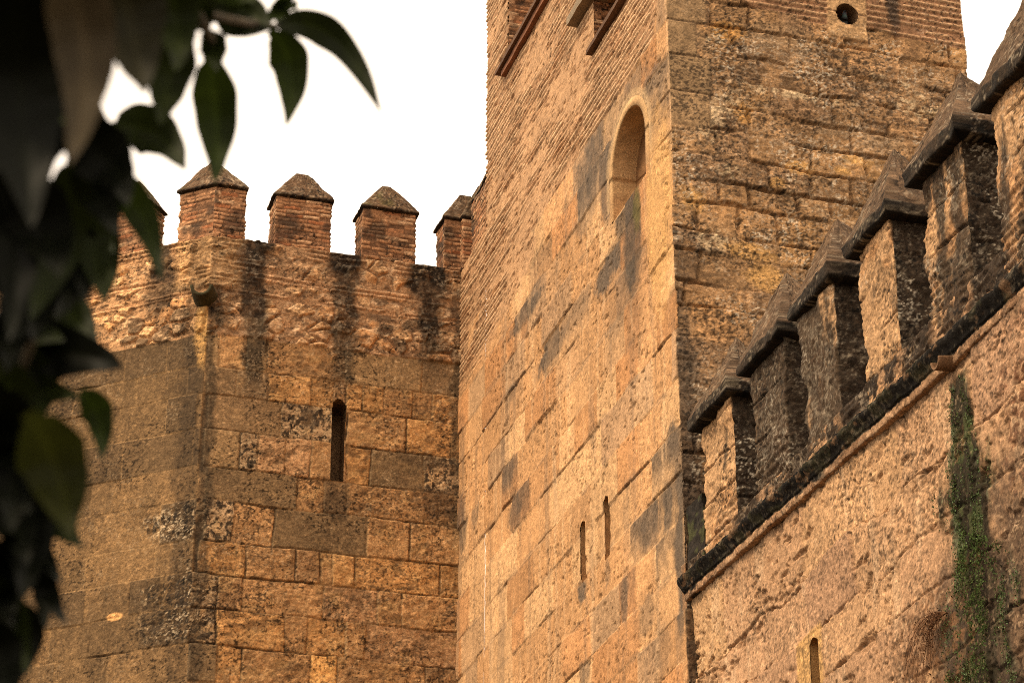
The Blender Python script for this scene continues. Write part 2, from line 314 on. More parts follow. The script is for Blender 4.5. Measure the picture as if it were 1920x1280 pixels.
B_ZL = [0] + list(np.cumsum([.45] * 24)) + [11.2, 11.55, 11.95, 12.3, 12.7, 13.05, 13.45, 13.8, 14.2, 14.5, 14.9, 15.2, 15.6, 15.9, 16.3, 16.6, 16.95, 17.3, 17.65, 18.05, 18.4, 18.8, 19.15, 40]
B_B = rand_bounds(B_ZL, 8, 15, .35, .85, 9)
Q_B = rand_bounds(A_ZL, 8.6, 9.0, .3, .4, 3)
def fn_tower_front(x, z):
    d, r, k, du, dv = ashlar(x, z, B_ZL, B_B, 211, .035)
    d = d + .03 * (fbm(x * 9, z * 9, 3, 212, .65) - .5)
    r1, r2, r3, r4 = (H(r, k, s) for s in (221, 222, 223, 224))
    c = mix(np.broadcast_to(C3(.30, .18, .09), x.shape + (3,)), (.37, .215, .095), ss(.5, .9, r1))
    c = mix(c, (.22, .135, .075), ss(.55, .85, r2))
    c = mix(c, (.34, .20, .10), ss(.8, .95, r3))
    c = c * (.74 + .5 * r4)[..., None]
    er = fbm(x * 1.1, z * 1.3, 4, 231)
    erode = ss(.44, .6, er) * ss(15.6, 17.0, z) * (1 - ss(18.5, 18.9, z)) * ss(9.65, 10.1, x)
    h = (r2 - .5) * .035 + (fbm(x * 6, z * 8, 5, 235, .65) - .5) * .045
    jm = 1 - ss(.006, .03, d)
    jd = ss(.40, .58, fbm(x * 1.6, z * 1.6, 3, 237))
    h = h - jm * .04 * jd - .008 * jm
    c = mix(c, C3(.13, .075, .038), jm * jd * .8)
    c = mix(c, C3(.33, .21, .12), jm * (1 - jd) * .35)
    c = c * (.78 + .44 * fbm(x * 2.4, z * 3.2, 4, 233))[..., None]
    lam = fbm(x * 4, z * 26, 3, 239, .6)
    h = h + (lam - .5) * .03 * erode
    c = mix(c, C3(.19, .115, .062), erode * .5)
    c = mix(c, C3(.10, .06, .034), ss(.54, .66, fbm(x * 9, z * 13, 4, 241, .68)) * (.4 + .45 * erode))
    c = mix(c, C3(.40, .24, .12), ss(.60, .70, fbm(x * 9, z * 15, 3, 242, .68)) * .55)
    for i, (cx, cz, rx, rz, kd) in enumerate(B_ST):
        b = blob(x, z, cx, cz, rx, rz, 300 + i, .8)
        col = {'o': (.42, .225, .07), 'y': (.46, .27, .10), 'g': (.27, .18, .105), 'p': (.37, .22, .11), 'w': (.50, .38, .24), 'd': (.12, .075, .042), 't': (.36, .205, .095)}[kd]
        if kd == 'w': b = b * ss(.46, .56, fbm(x * 17, z * 17, 3, 330 + i, .7))
        if kd == 'd': b = b * ss(.40, .6, fbm(x * 8, z * 12, 3, 360 + i, .7))
        c = mix(c, col, b * .8)
    lm = ss(.5, .62, fbm(x * .9, z * 1.2, 3, 243)) * ss(13.6, 15.6, z) * (1 - ss(18.3, 18.8, z))
    c, lk = lichen(c, x, z, .6 * np.clip(lm + .25 * erode, 0, 1), 245, (.50, .38, .25), 21.)
    c = c * C3(1.2, 1.12, 1.02)
    c, lk2 = lichen(c, x, z, .3 * ss(12, 14, z) * (1 - ss(18.6, 18.9, z)), 247, (.58, .47, .34), 34.)
    h = h + .006 * lk
    # corner quoins: smoother tan
    dq, rq, kq, duq, dvq = ashlar(x, z, A_ZL, Q_B, 261, .015)
    qw = 9.62 + .32 * H(rq, rq * 0, 263)
    q = (1 - ss(-.01, .02, x - qw)) * ss(17.2, 17.4, z)
    cq = mix(np.broadcast_to(C3(.36, .22, .11), x.shape + (3,)), (.26, .165, .085), H(rq, rq * 0, 264))
    cq = cq * (.8 + .4 * fbm(x * 5, z * 5, 3, 265))[..., None]
    jq = 1 - ss(.004, .016, np.minimum(dvq, np.abs(x - qw)))
    cq = mix(cq, C3(.15, .09, .05), jq * .7)
    c = mix(c, cq, q); h = h * (1 - q) + q * ((fbm(x * 9, z * 9, 3, 266) - .5) * .015 - jq * .015)
    h = h + (1 - ss(9.36, 9.7, x)) * .05 * (H(rq, rq * 0 + 7, 91) - .5)
    # brick top
    zb = 19.12 + .1 * (vn(x * 2.5, z * 0, 251) - .5) + .28 * (1 - ss(9.9, 10.5, x))
    up = ss(-.015, .015, z - zb)
    bm, b1, b2 = bricks(x, z, .088, .33, 253, .5, .006)
    bm = bm * ss(.03, .1, b1)
    cb = mix(np.broadcast_to(C3(.30, .155, .08), x.shape + (3,)), (.50, .30, .16), bm * (.5 + .5 * b2))
    cb = cb * (.85 + .3 * fbm(x * 2, z * 2, 3, 255))[..., None]
    cb = mix(cb, C3(.06, .045, .035), blob(x, z, 12.32, 19.55, .1, .45, 257, .7) * .85)
    hb = bm * .022 + (fbm(x * 8, z * 8, 3, 256) - .5) * .015
    st = np.hypot((x - HOLE[0]) / .29, (z - HOLE[1]) / .36) ; slab = (1 - ss(.94, 1.02, np.maximum(np.abs(x - HOLE[0]) / .27, np.abs(z - HOLE[1]) / .37) + .12 * (vn(x * 6, z * 6, 258) - .5)))
    cs = C3(.47, .28, .135) * (.8 + .4 * fbm(x * 12, z * 12, 3, 259))[..., None]
    js = (1 - ss(.004, .012, np.abs(z - HOLE[1] - .02))) 
    cs = mix(cs, C3(.16, .09, .05), js * .8)
    cb = mix(cb, cs, slab); hb = hb * (1 - slab) + slab * (.028 + (fbm(x * 12, z * 12, 3, 260) - .5) * .02 - js * .012)
    up2 = np.maximum(up, slab)
    c = mix(c, cb, up2); h = h * (1 - up2) + hb * up2
    g = blob(x, z, 9.32, 12.6, .22, 2.6, 271, .4)
    c = mix(c, GREY * .8, g * .8 * (1 - up))
    c = crisp(c, x, z, 275, .55 * (1 - .7 * up2) * (1 - .85 * q), .8 * (1 - .5 * up2))
    return h, speck(c, x, z, 273, .34)

E_BN = [None] * (len(E_ZL) - 1); E_CN = {}
_rb = rand_bounds(E_ZL, 4, 10, .5, 1.2, 31)
for i in range(len(E_BN)):
    E_BN[i] = _rb[i]
_top = E_ZL.index(18.40)
for n_, (b_, c_) in enumerate(E_ROWS):
    E_BN[_top - 1 - n_] = np.array(b_)
    for q_, ch_ in enumerate(c_): E_CN[(_top - 1 - n_, q_)] = ch_
E_PAL = {'D': (.135, .092, .05), 'd': (.165, .108, .058), 'g': (.20, .132, .068), 't': (.275, .162, .076), 'o': (.315, .178, .074), 'l': (.42, .24, .09), 'p': (.29, .175, .092), 'b': (.21, .125, .062), 'c': (.26, .18, .105)}
def parapet_zone(u, z, seed, c, h):
    """rubble and brick courses under the merlons"""
    zb = 18.40 + .05 * (vn(u * 2, z * 0, seed) - .5)
    up = ss(-.015, .015, z - zb)
    f1, f2, ci = worley(u * 3.4 + .35 * (vn(u * 5, z * 5, seed + 1) - .5), z * 4.6 + .35 * (vn(u * 5, z * 5, seed + 2) - .5), seed + 3)
    e = f2 - f1
    st = ss(.05, .22, e) * ss(.25, .4, ci)
    cr = mix(np.broadcast_to(C3(.37, .215, .112), u.shape + (3,)), (.42, .25, .125), st * ss(.45, .6, ci))
    cr = mix(cr, (.34, .18, .08), st * ss(.8, .85, ci))
    cr = mix(cr, (.13, .085, .05), st * (ci > .40) * (ci < .60) * .95 * ss(7.0, 8.2, u))
    cr = mix(cr, (.13, .075, .04), (1 - ss(.02, .09, e)) * .7 * (ci > .25))
    cr = cr * (.8 + .4 * ci)[..., None]
    hr = st * .045 * ss(.3, .45, fbm(u * 2, z * 2, 2, seed + 6)) + (fbm(u * 7, z * 9, 4, seed + 5, .62) - .5) * .07
    cr = mix(cr, C3(.12, .07, .04), ss(.57, .68, fbm(u * 7, z * 11, 3, seed + 12, .65)) * .75)
    cr = mix(cr, C3(.55, .37, .22), ss(.60, .70, fbm(u * 8, z * 14, 3, seed + 14, .65)) * .55)
    bm, b1, b2 = bricks(u, z, .078, .30, seed + 7, .55, .03)
    bm = bm * ss(.2, .35, b1)
    bz = np.maximum.reduce([1 - ss(.05, .09, np.abs(z - 19.42)), (1 - ss(.03, .06, np.abs(z - 19.12))), ss(19.80, 19.86, z) * ss(.4, .5, vn(u * 2.5, z * 2, seed + 18)), ss(.64, .70, fbm(u * 1.3, z * 2.2, 3, seed + 8)) * ss(19.0, 19.3, z)])
    cbk = mix(np.broadcast_to(C3(.28, .155, .078), u.shape + (3,)), (.50, .30, .165), bm * (.3 + .7 * b2))
    cr = mix(cr, cbk, bz); hr = hr * (1 - bz) + bz * (bm * .022 + (fbm(u * 8, z * 12, 4, seed + 9, .6) - .5) * .04)
    cr = cr * (.8 + .4 * fbm(u * 2.5, z * 2.5, 4, seed + 10))[..., None]
    cr = cr * 1.28
    return mix(c, cr, up), h * (1 - up) + hr * up, up

def fn_curtain(u, z):
    d, r, k, du, dv = ashlar(u, z, E_ZL, E_BN, 411, .02)
    key = r * 64 + k
    c = np.zeros(u.shape + (3,))
    for kk in np.unique(key):
        ch = E_CN.get((kk // 64, kk % 64))
        if ch is None: ch = 'dgtbgD'[int(H(kk, 3, 5) * 5.99)]
        c[key == kk] = E_PAL[ch]
    smooth = np.zeros(u.shape); crust = np.zeros(u.shape)
    for kk in np.unique(key):
        ch = E_CN.get((kk // 64, kk % 64), 'g')
        m = key == kk
        if ch in 'Ddg': smooth[m] = 1
        if ch == 'c': crust[m] = 1
    r2, r4 = H(r, k, 422), H(r, k, 424)
    c = c * C3(1.38, 1.30, 1.2) * (.92 + .3 * r4)[..., None] * (.72 + .6 * fbm(u * 2.6, z * 2.6, 4, 431))[..., None]
    rough = 1 - .75 * smooth
    c = mix(c, C3(.12, .07, .035), ss(.55, .68, fbm(u * 5, z * 8, 4, 432, .65)) * .6 * rough)
    c = mix(c, C3(.48, .29, .12), ss(.58, .7, fbm(u * 4, z * 5, 3, 434)) * .35 * rough)
    c, lk = lichen(c, u, z, crust, 436, (.46, .33, .19), 16.)
    c = mix(c, BLACK * 1.6, crust * ss(.52, .60, fbm(u * 22, z * 15, 3, 437, .7)) * .9)
    jm = 1 - ss(.004, .018, d)
    jd = ss(.47, .62, fbm(u * 1.4, z * 1.4, 3, 438)) * (.4 + .6 * rough)
    c = mix(c, C3(.40, .24, .11), jm * (1 - jd) * .55)
    c = mix(c, C3(.07, .042, .022), jm * np.maximum(jd, .35 * rough) * .85)
    h = (r2 - .5) * .03 + (fbm(u * 8, z * 10, 4, 439, .62) - .5) * .045 * rough - jm * (.010 + .025 * jd)
    c, h, up = parapet_zone(u, z, 451, c, h)
    # damp black runs below the gaps between the merlons
    g = np.zeros(u.shape)
    for i, (cx, w, zlow, s) in enumerate([(6.12, .2, 17.5, .9), (7.48, .22, 17.7, .85), (8.8, .2, 18.3, .9), (5.62, .15, 18.5, .5), (5.5, .12, 11.5, .75), (5.95, .3, 18.95, .8), (6.05, .3, 19.6, .95), (7.45, .3, 19.6, .9), (8.78, .28, 19.3, .95), (8.9, .12, 18.9, .6), (9.25, .08, 16.5, .5)]):
        w_ = w * (.7 + .6 * vn(z * 2.2, z * 0 + i, 460))
        m = (1 - ss(.55, 1.25, np.abs(u - cx + .1 * (vn(z * 3, z * 0, 470 + i) - .5)) / w_ + .9 * (fbm(u * 7, z * 7, 3, 475 + i, .6) - .5))) * ss(zlow - .2, zlow + .4, z)
        g = np.maximum(g, m * s)
    nz = .55 + .6 * fbm(u * 9, z * 9, 3, 480, .7)
    c = mix(c, np.where((z > 18.75)[..., None], BLACK * 1.2, C3(.07, .05, .03)), np.clip(g * nz * 1.15, 0, .95))
    top = ss(19.55, 19.85, z) * ss(.45, .62, fbm(u * 4, z * 5, 4, 481, .62) + .12)
    merl = np.maximum.reduce([(1 - ss(.0, .06, np.maximum(a0 - u, u - a1))) for a0, a1 in ((5, 5.9), (6.4, 7.2), (7.75, 8.55), (9.05, 9.8))])
    c = mix(c, BLACK * 1.6, top * .85 * (1 - .8 * merl))
    c = mix(c, C3(.45, .27, .13) * (.75 + .5 * fbm(u * 6, z * 9, 3, 483))[..., None], (1 - ss(5.7, 5.92, u + .15 * (vn(z * 4, z * 0, 485) - .5))) * ss(19.1, 19.3, z) * .75)
    c, lk = lichen(c, u, z, .5 * g * (z > 18.4), 482, (.34, .27, .19), 20.)
    # pale spill under the corner gutter
    c = mix(c, C3(.44, .26, .10), blob(u, z, 5.3, 18.35, .12, .55, 484, .5) * .85)
    # dark patches around the slit and beside the tower
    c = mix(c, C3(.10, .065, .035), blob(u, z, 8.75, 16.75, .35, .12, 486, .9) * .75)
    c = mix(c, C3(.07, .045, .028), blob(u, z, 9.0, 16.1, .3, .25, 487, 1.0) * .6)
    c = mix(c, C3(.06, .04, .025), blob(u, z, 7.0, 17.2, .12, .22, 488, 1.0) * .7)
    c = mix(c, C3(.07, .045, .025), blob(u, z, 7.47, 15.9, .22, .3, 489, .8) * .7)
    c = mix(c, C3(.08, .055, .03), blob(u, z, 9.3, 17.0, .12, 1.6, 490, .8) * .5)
    c = crisp(c, u, z, 493, .35 + .3 * crust * (1 - up), .75 * (.35 + .65 * rough), (.55, .40, .24))
    return h, speck(c, u, z, 491, .36)

C_BN = rand_bounds(E_ZL, -1, 11, .5, 1.25, 41)
for i in range(len(C_BN)): C_BN[i] = C_BN[i] - .0
def fn_curtain_turned(s, z):
    """s = metres from the angle, counted away to the left"""
    d, r, k, du, dv = ashlar(s, z, E_ZL, C_BN, 511, .018)
    r1, r2, r3 = H(r, k, 521), H(r, k, 522), H(r, k, 523)
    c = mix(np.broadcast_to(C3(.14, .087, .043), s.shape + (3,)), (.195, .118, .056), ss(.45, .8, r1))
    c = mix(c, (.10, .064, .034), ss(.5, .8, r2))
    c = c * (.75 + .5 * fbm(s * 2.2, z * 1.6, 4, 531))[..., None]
    cz = np.array([15.44, 14.37, 13.84])
    crust = np.maximum.reduce([blob(s, z, .1, q, .75, .27, 533 + i, .5) for i, q in enumerate((15.44, 14.37, 13.9))])
    c, lk = lichen(c, s, z, crust, 536, (.48, .36, .23), 16.)
    c = mix(c, BLACK * 1.3, crust * ss(.49, .58, fbm(s * 20, z * 14, 3, 537, .72)) * .92)
    jm = 1 - ss(.004, .016, d)
    jd = ss(.55, .66, fbm(s * 1.4, z * 1.4, 3, 538))
    c = mix(c, C3(.32, .20, .095), jm * (1 - jd) * .55)
    grime = ss(.50, .68, fbm(s * 2.6, z * 1.0, 4, 540, .6))
    c = mix(c, C3(.075, .05, .028), grime * .35)
    c = mix(c, C3(.07, .042, .022), jm * np.maximum(jd, .3) * .85)
    h = (r2 - .5) * .024 + (fbm(s * 8, z * 10, 4, 539, .62) - .5) * (.016 + .04 * crust) - jm * (.004 + .022 * jd)
    c, h, up = parapet_zone(s + 40, z, 451, c, h)
    g = np.zeros(s.shape)
    for i, (cx, w, zlow, st) in enumerate([(.85, .22, 18.7, .9), (2.3, .22, 18.8, .85), (4.9, .22, 18.8, .8), (6.3, .2, 18.6, .9), (7.7, .2, 18.8, .8), (.2, .2, 11.5, .55), (3.7, .2, 18.6, .9)]):
        w_ = w * (.7 + .6 * vn(z * 2.2, z * 0 + i, 560))
        g = np.maximum(g, st * (1 - ss(.55, 1.25, np.abs(s - cx) / w_ + .9 * (fbm(s * 7, z * 7, 3, 575 + i, .6) - .5))) * ss(zlow - .2, zlow + .4, z))
    c = mix(c, C3(.45, .27, .13) * (.75 + .5 * fbm(s * 6, z * 9, 3, 583))[..., None], (1 - ss(.55, .68, s)) * ss(19.1, 19.3, z) * .75)
    c = mix(c, BLACK * 1.5, np.clip(g * (.55 + .65 * fbm(s * 9, z * 9, 3, 580, .7)), 0, .94))
    c = mix(c, C3(.46, .27, .10), blob(s, z, .05, 18.45, .14, .55, 584, .5) * .8)
    c = mix(c, C3(.52, .29, .12), blob(s, z, 1.25, 14.13, .13, .06, 585, .1, .1))
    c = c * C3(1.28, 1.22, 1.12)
    c = crisp(c, s, z, 593, .15 + .6 * crust * (1 - up), .45 + .4 * crust, (.55, .42, .27))
    return h, speck(c, s, z, 591, .36)

def fn_brick_shaft(seed, dark=0.):
    def f(u, z):
        bm, b1, b2 = bricks(u, z, .072, .26, seed, .72, .022)
        bm = np.maximum(bm, ss(.5, .62, fbm(u * 4, z * 5, 3, seed + 21)) * .85)
        bm = bm * ss(.05, .15, b1)
        c = mix(np.broadcast_to(C3(.30, .155, .08), u.shape + (3,)), (.42, .215, .105), bm * (.4 + .6 * b2))
        c = mix(c, (.56, .36, .21), bm * ss(.78, .95, b2) * .85)
        c = mix(c, C3(.10, .05, .026), (1 - bm) * .6)
        c = mix(c, (.36, .14, .06), bm * ss(.0, .3, .3 - b2))
        c = c * (.7 + .55 * fbm(u * 2.3, z * 2.3, 4, seed + 11))[..., None]
        c = mix(c, BLACK * 3, ss(.56, .72, fbm(u * 3.5, z * 4.5, 4, seed + 13) + dark) * .7)
        h = bm * (.006 + .012 * b2) + (fbm(u * 6, z * 14, 4, seed + 15, .6) - .5) * .028
        return h, speck(c, u, z, seed + 17, .4)
    return f

def fn_front_wall(y, z):
    """the near wall's face: weathered big blocks, brick parapet above the string course"""
    zl = [0, .8, 1.6, 2.4, 3.2, 4, 4.8, 5.6, 6.4, 7.2, 7.95, 8.65, 9.3, 9.83, 10.42, 11.6, 14]
    d, r, k, du, dv = ashlar(y, z, zl, D_BN, 611, .07)
    d = d + .03 * (fbm(y * 7, z * 7, 3, 612, .65) - .5)
    r1, r2 = H(r, k, 621), H(r, k, 622)
    c = mix(np.broadcast_to(C3(.43, .25, .14), y.shape + (3,)), (.48, .285, .145), r1)
    c = mix(c, (.37, .215, .125), ss(.4, .8, r2))
    c = mix(c, C3(.58, .40, .25), ss(.55, .72, fbm(y * 5, z * .9, 3, 632)) * .35)
    c = c * (.76 + .48 * fbm(y * 1.6, z * 2.0, 4, 631))[..., None]
    jw = .35 + 1.3 * vn(y * 6, z * 6, 613)
    jm = (1 - ss(.003, .02, d / jw)) * (dv < du + .0)
    vj = (1 - ss(.004, .018, du + .02 * (fbm(y * 8, z * 8, 3, 614) - .5))) * .5
    jd = ss(.46, .60, fbm(y * 4.5, z * 4.5, 3, 633, .6)) * ss(.38, .55, fbm(y * 1.2, z * 1.8, 2, 634))
    zlt = np.asarray(zl); rel = (z - zlt[r]) / (zlt[np.minimum(r + 1, len(zl) - 1)] - zlt[r])
    h = (fbm(y * .9, z * 1.3, 2, 635) - .5) * .07 + (fbm(y * 15, z * 17, 4, 636, .72) - .5) * .02 + (np.clip(rel, 0, 1) - .5) * .05 * (r1 - .1)
    pk = ss(.57, .66, fbm(y * 4.5, z * 8.5, 4, 640, .62)) * ss(.46, .60, fbm(y * 1.2, z * 1.6, 3, 642))
    h = h - pk * .03
    c = mix(c, C3(.24, .13, .065), pk * .5)
    h = h - jm * jd * .03 - jm * .022 - vj * .025 + (r2 - .5) * .045
    pit = ss(.60, .68, fbm(y * 14, z * 15, 3, 637, .68)) * ss(.46, .58, fbm(y * 1.5, z * 1.5, 3, 638))
    h = h - pit * .018
    c = mix(c, C3(.22, .125, .065), pit * .45)
    c = mix(c, C3(.13, .07, .035), jm * (.28 + .4 * jd))
    # damp, mossy run under the water spout and rusty lichen beside it
    cx = 17.71 + .03 * (10.9 - z) + .1 * (vn(z * 1.3, z * 0, 641) - .5)
    w = (.20 + .14 * np.clip(10.9 - z, 0, 3)) * (.65 + .7 * vn(z * 1.9, z * 0, 654))
    run = (1 - ss(.7, 1.35, np.abs(y - cx) / w + 1.5 * (fbm(y * 9, z * 2.6, 4, 643, .6) - .5))) * (1 - ss(10.95, 11.05, z))
    edge = fbm(y * 7, z * 2.5, 3, 644, .6)
    rc = mix(np.broadcast_to(C3(.010, .011, .005), y.shape + (3,)), (.035, .05, .016), ss(.58, .66, edge))
    rc = mix(rc, (.15, .17, .10), ss(.56, .66, fbm(y * 10, z * 4, 3, 650, .65)) * ss(.5, .85, np.abs(y - cx) / w) * .7)
    rc = mix(rc, (.10, .055, .022), ss(.6, .68, fbm(y * 5, z * 3, 3, 653)) * .7)
    c = mix(c, rc, np.clip(run * 1.0, 0, .96))
    rust = ss(.50, .60, fbm(y * 9, z * 12, 4, 645, .7)) * blob(y, z, 16.45, 9.8, .6, 1.2, 646, .6)
    c = mix(c, C3(.12, .045, .02), rust * .85)
    c = mix(c, C3(.07, .045, .03), np.maximum(blob(y, z, 17.0, 8.8, .55, 1.1, 647, .8), blob(y, z, 18.25, 8.6, .3, .9, 656, .8)) * .8)
    c = mix(c, C3(.17, .085, .04), blob(y, z, 18.55, 8.75, .7, .55, 648, .6) * .9 * ss(.35, .55, fbm(y * 10, z * 12, 3, 649, .7)))
    h = h + run * (.03 * fbm(y * 8, z * 4, 3, 655, .6))
    # smooth yellow repair round the loophole
    rep = (1 - ss(.9, 1.05, np.maximum(np.abs(y - 21.17) / .30, np.abs(z - 9.35) / .52) + .12 * (vn(y * 5, z * 5, 651) - .5)))
    c = mix(c, C3(.50, .29, .11), rep * .9); h = h * (1 - .85 * rep)
    # parapet
    zb = 11.33 + .03 * np.clip(y - 18, 0, 9)
    up = ss(-.01, .01, z - zb)
    bm, b1, b2 = bricks(y, z, .085, .34, 661, .55, .03)
    bz = np.maximum(ss(.50, .6, fbm(y * 1.5, z * 2.5, 3, 663)), 1 - ss(.06, .14, z - zb))
    bm = bm * ss(.25, .4, b1)
    cb = mix(np.broadcast_to(C3(.37, .215, .115), y.shape + (3,)), (.44, .255, .145), bm * b2 * bz)
    cb = mix(cb, C3(.20, .11, .06), (1 - bm) * bz * .5)
    cb = cb * (.75 + .5 * fbm(y * 3, z * 3, 4, 665))[..., None]
    hb = bm * bz * .016 + (fbm(y * 6, z * 8, 5, 667, .62) - .5) * .08
    blk = np.zeros(y.shape)
    for m0 in D_GAPS:
        blk = np.maximum(blk, 1 - ss(.6, 1.3, np.abs(y - m0 - .12 * (z - 11.8)) / .42 + 1.0 * (fbm(y * 5, z * 5, 3, 669, .6) - .5)))
    blk = np.maximum(blk, ss(.50, .62, fbm(y * 3.2, z * 3.2, 4, 671, .6)))
    cb = mix(cb, BLACK * 1.1, blk * .94)
    cb, lk = lichen(cb, y, z, blk * .4, 673, (.45, .36, .26), 28.)
    c = mix(c, cb, up); h = h * (1 - up) + hb * up
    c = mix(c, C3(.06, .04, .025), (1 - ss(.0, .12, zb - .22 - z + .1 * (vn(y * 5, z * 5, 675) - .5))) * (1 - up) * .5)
    c = crisp(c, y, z, 683, .3, .55, (.66, .46, .28))
    return h, speck(c, y, z, 681, .3)

D_MER = [23.28, 21.82, 20.50, 19.14, 17.69, 16.30, 14.90, 13.50, 12.10, 10.70, 9.30]
D_W = [.93, .90, .82, .78, .82, .80, .80, .82, .80, .84, .80]
D_GAPS = [(a + b) / 2 for a, b in zip(D_MER, D_MER[1:])] + [24.05]
D_BN = rand_bounds(list(range(18)), 4, 26, 1.1, 2.4, 71)

def fn_plaster_shaft(seed, side, k):
    """near merlons: eroded render over brick, black on the side turned from the light"""
    def f(u, z):
        c = np.broadcast_to(C3(.43, .255, .13), u.shape + (3,)) * (.72 + .56 * fbm(u * 2.2, z * 2.2, 4, seed))[..., None]
        c = mix(c, C3(.40, .20, .085), ss(.55, .7, fbm(u * 3, z * 3, 3, seed + 2)) * .6)
        h = (fbm(u * 3.5, z * 4, 5, seed + 4, .62) - .5) * .11
        h = h + .05 * (fbm(u * 1.6, z * 1.4, 2, seed + 5) - .5)
        zz = z + .03 * (vn(u * 3, z * 3, seed + 6) - .5)
        jm = 1 - ss(.004, .02, np.abs((zz - 11.1 + seed * .07) % .42 - .21))
        jm = jm * ss(.45, .6, fbm(u * 2, z * 2, 3, seed + 7))
        h = h - jm * .03
        c = mix(c, C3(.12, .07, .04), jm * .7)
        low = ss(12.2, 11.7, z)
        bm, b1, b2 = bricks(u, z, .085, .3, seed + 9, .55, .012)
        bl = ss(.45, .6, fbm(u * 1.8, z * 1.8, 3, seed + 10)) * ss(12.5, 11.9, z)
        h = h + bm * bl * .016
        c = mix(c, C3(.46, .27, .15), bm * bl * b2 * .8)
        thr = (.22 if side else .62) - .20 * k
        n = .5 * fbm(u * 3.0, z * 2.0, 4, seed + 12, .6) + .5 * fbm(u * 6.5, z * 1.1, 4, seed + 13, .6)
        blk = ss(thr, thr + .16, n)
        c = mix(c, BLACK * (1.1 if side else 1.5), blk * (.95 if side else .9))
        c, lk = lichen(c, u, z, blk * .28, seed + 14, (.45, .37, .27), 30.)
        c = crisp(c, u, z, seed + 18, .55 if side else .3, .6, (.62, .54, .42))
        return h, speck(c, u, z, seed + 16, .4)
    return f

# ---------------------------------------------------------------- materials
def masonry_mat(name, rough=.92, fine=1.0, bump=.5):
    m = bpy.data.materials.new(name); m.use_nodes = True
    nt = m.node_tree; N = nt.nodes; L = nt.links
    b = N["Principled BSDF"]
    b.inputs["Roughness"].default_value = rough
    b.inputs["Specular IOR Level"].default_value = .18
    at = N.new("ShaderNodeAttribute"); at.attribute_name = "Col"
    tc = N.new("ShaderNodeTexCoord")
    n1 = N.new("ShaderNodeTexNoise"); n1.inputs["Scale"].default_value = 46.; n1.inputs["Detail"].default_value = 6.; n1.inputs["Roughness"].default_value = .72
    n2 = N.new("ShaderNodeTexNoise"); n2.inputs["Scale"].default_value = 9.; n2.inputs["Detail"].default_value = 5.
    L.new(tc.outputs["Object"], n1.inputs["Vector"]); L.new(tc.outputs["Object"], n2.inputs["Vector"])
    r1 = N.new("ShaderNodeMapRange"); r1.inputs[1].default_value = .28; r1.inputs[2].default_value = .72
    r1.inputs[3].default_value = 1 - .55 * fine; r1.inputs[4].default_value = 1 + .5 * fine
    L.new(n1.outputs[0], r1.inputs[0])
    r2 = N.new("ShaderNodeMapRange"); r2.inputs[1].default_value = .3; r2.inputs[2].default_value = .7
    r2.inputs[3].default_value = .86; r2.inputs[4].default_value = 1.14
    L.new(n2.outputs[0], r2.inputs[0])
    mu = N.new("ShaderNodeMath"); mu.operation = 'MULTIPLY'
    L.new(r1.outputs[0], mu.inputs[0]); L.new(r2.outputs[0], mu.inputs[1])
    vm = N.new("ShaderNodeVectorMath"); vm.operation = 'SCALE'
    L.new(at.outputs["Color"], vm.inputs[0]); L.new(mu.outputs[0], vm.inputs["Scale"])
    L.new(vm.outputs[0], b.inputs["Base Color"])
    bp = N.new("ShaderNodeBump"); bp.inputs["Strength"].default_value = bump; bp.inputs["Distance"].default_value = .02
    L.new(n1.outputs[0], bp.inputs["Height"]); L.new(bp.outputs[0], b.inputs["Normal"])
    return m
M_STONE = masonry_mat("weathered_stone")
M_CAP = masonry_mat("mossy_cap", .95, 1.0, .7)

def plain_mat(name, c1, c2, scale=20., rough=.9, spec=.2, bump=.3, transl=0.):
    m = bpy.data.materials.new(name); m.use_nodes = True
    nt = m.node_tree; N = nt.nodes; L = nt.links
    b = N["Principled BSDF"]; b.inputs["Roughness"].default_value = rough; b.inputs["Specular IOR Level"].default_value = spec
    tc = N.new("ShaderNodeTexCoord"); n = N.new("ShaderNodeTexNoise"); n.inputs["Scale"].default_value = scale; n.inputs["Detail"].default_value = 6.
    L.new(tc.outputs["Object"], n.inputs["Vector"])
    cr = N.new("ShaderNodeValToRGB"); cr.color_ramp.elements[0].position = .32; cr.color_ramp.elements[1].position = .68
    cr.color_ramp.elements[0].color = (*c1, 1); cr.color_ramp.elements[1].color = (*c2, 1)
    L.new(n.outputs[0], cr.inputs[0]); L.new(cr.outputs[0], b.inputs["Base Color"])
    bp = N.new("ShaderNodeBump"); bp.inputs["Strength"].default_value = bump; bp.inputs["Distance"].default_value = .02
    L.new(n.outputs[0], bp.inputs["Height"]); L.new(bp.outputs[0], b.inputs["Normal"])
    if transl:
        t = N.new("ShaderNodeBsdfTranslucent"); mx = N.new("ShaderNodeMixShader"); mx.inputs[0].default_value = transl
        L.new(cr.outputs[0], t.inputs[0]); L.new(b.outputs[0], mx.inputs[1]); L.new(t.outputs[0], mx.inputs[2])
        L.new(mx.outputs[0], N["Material Output"].inputs["Surface"])
    return m

# ---------------------------------------------------------------- mesh makers
def empty(name, label, cat, loc=(0, 0, 0), group=None):
    o = bpy.data.objects.new(name, None); COL.objects.link(o); o.location = loc
    o["label"] = label; o["category"] = cat
    if group: o["group"] = group
    return o

def link(name, me, parent=None, mat=None):
    o = bpy.data.objects.new(name, me); COL.objects.link(o)
    if mat: me.materials.append(mat)
    if parent:
        o.parent = parent
        bpy.context.view_layer.update()
        o.matrix_parent_inverse = parent.matrix_world.inverted()
    return o

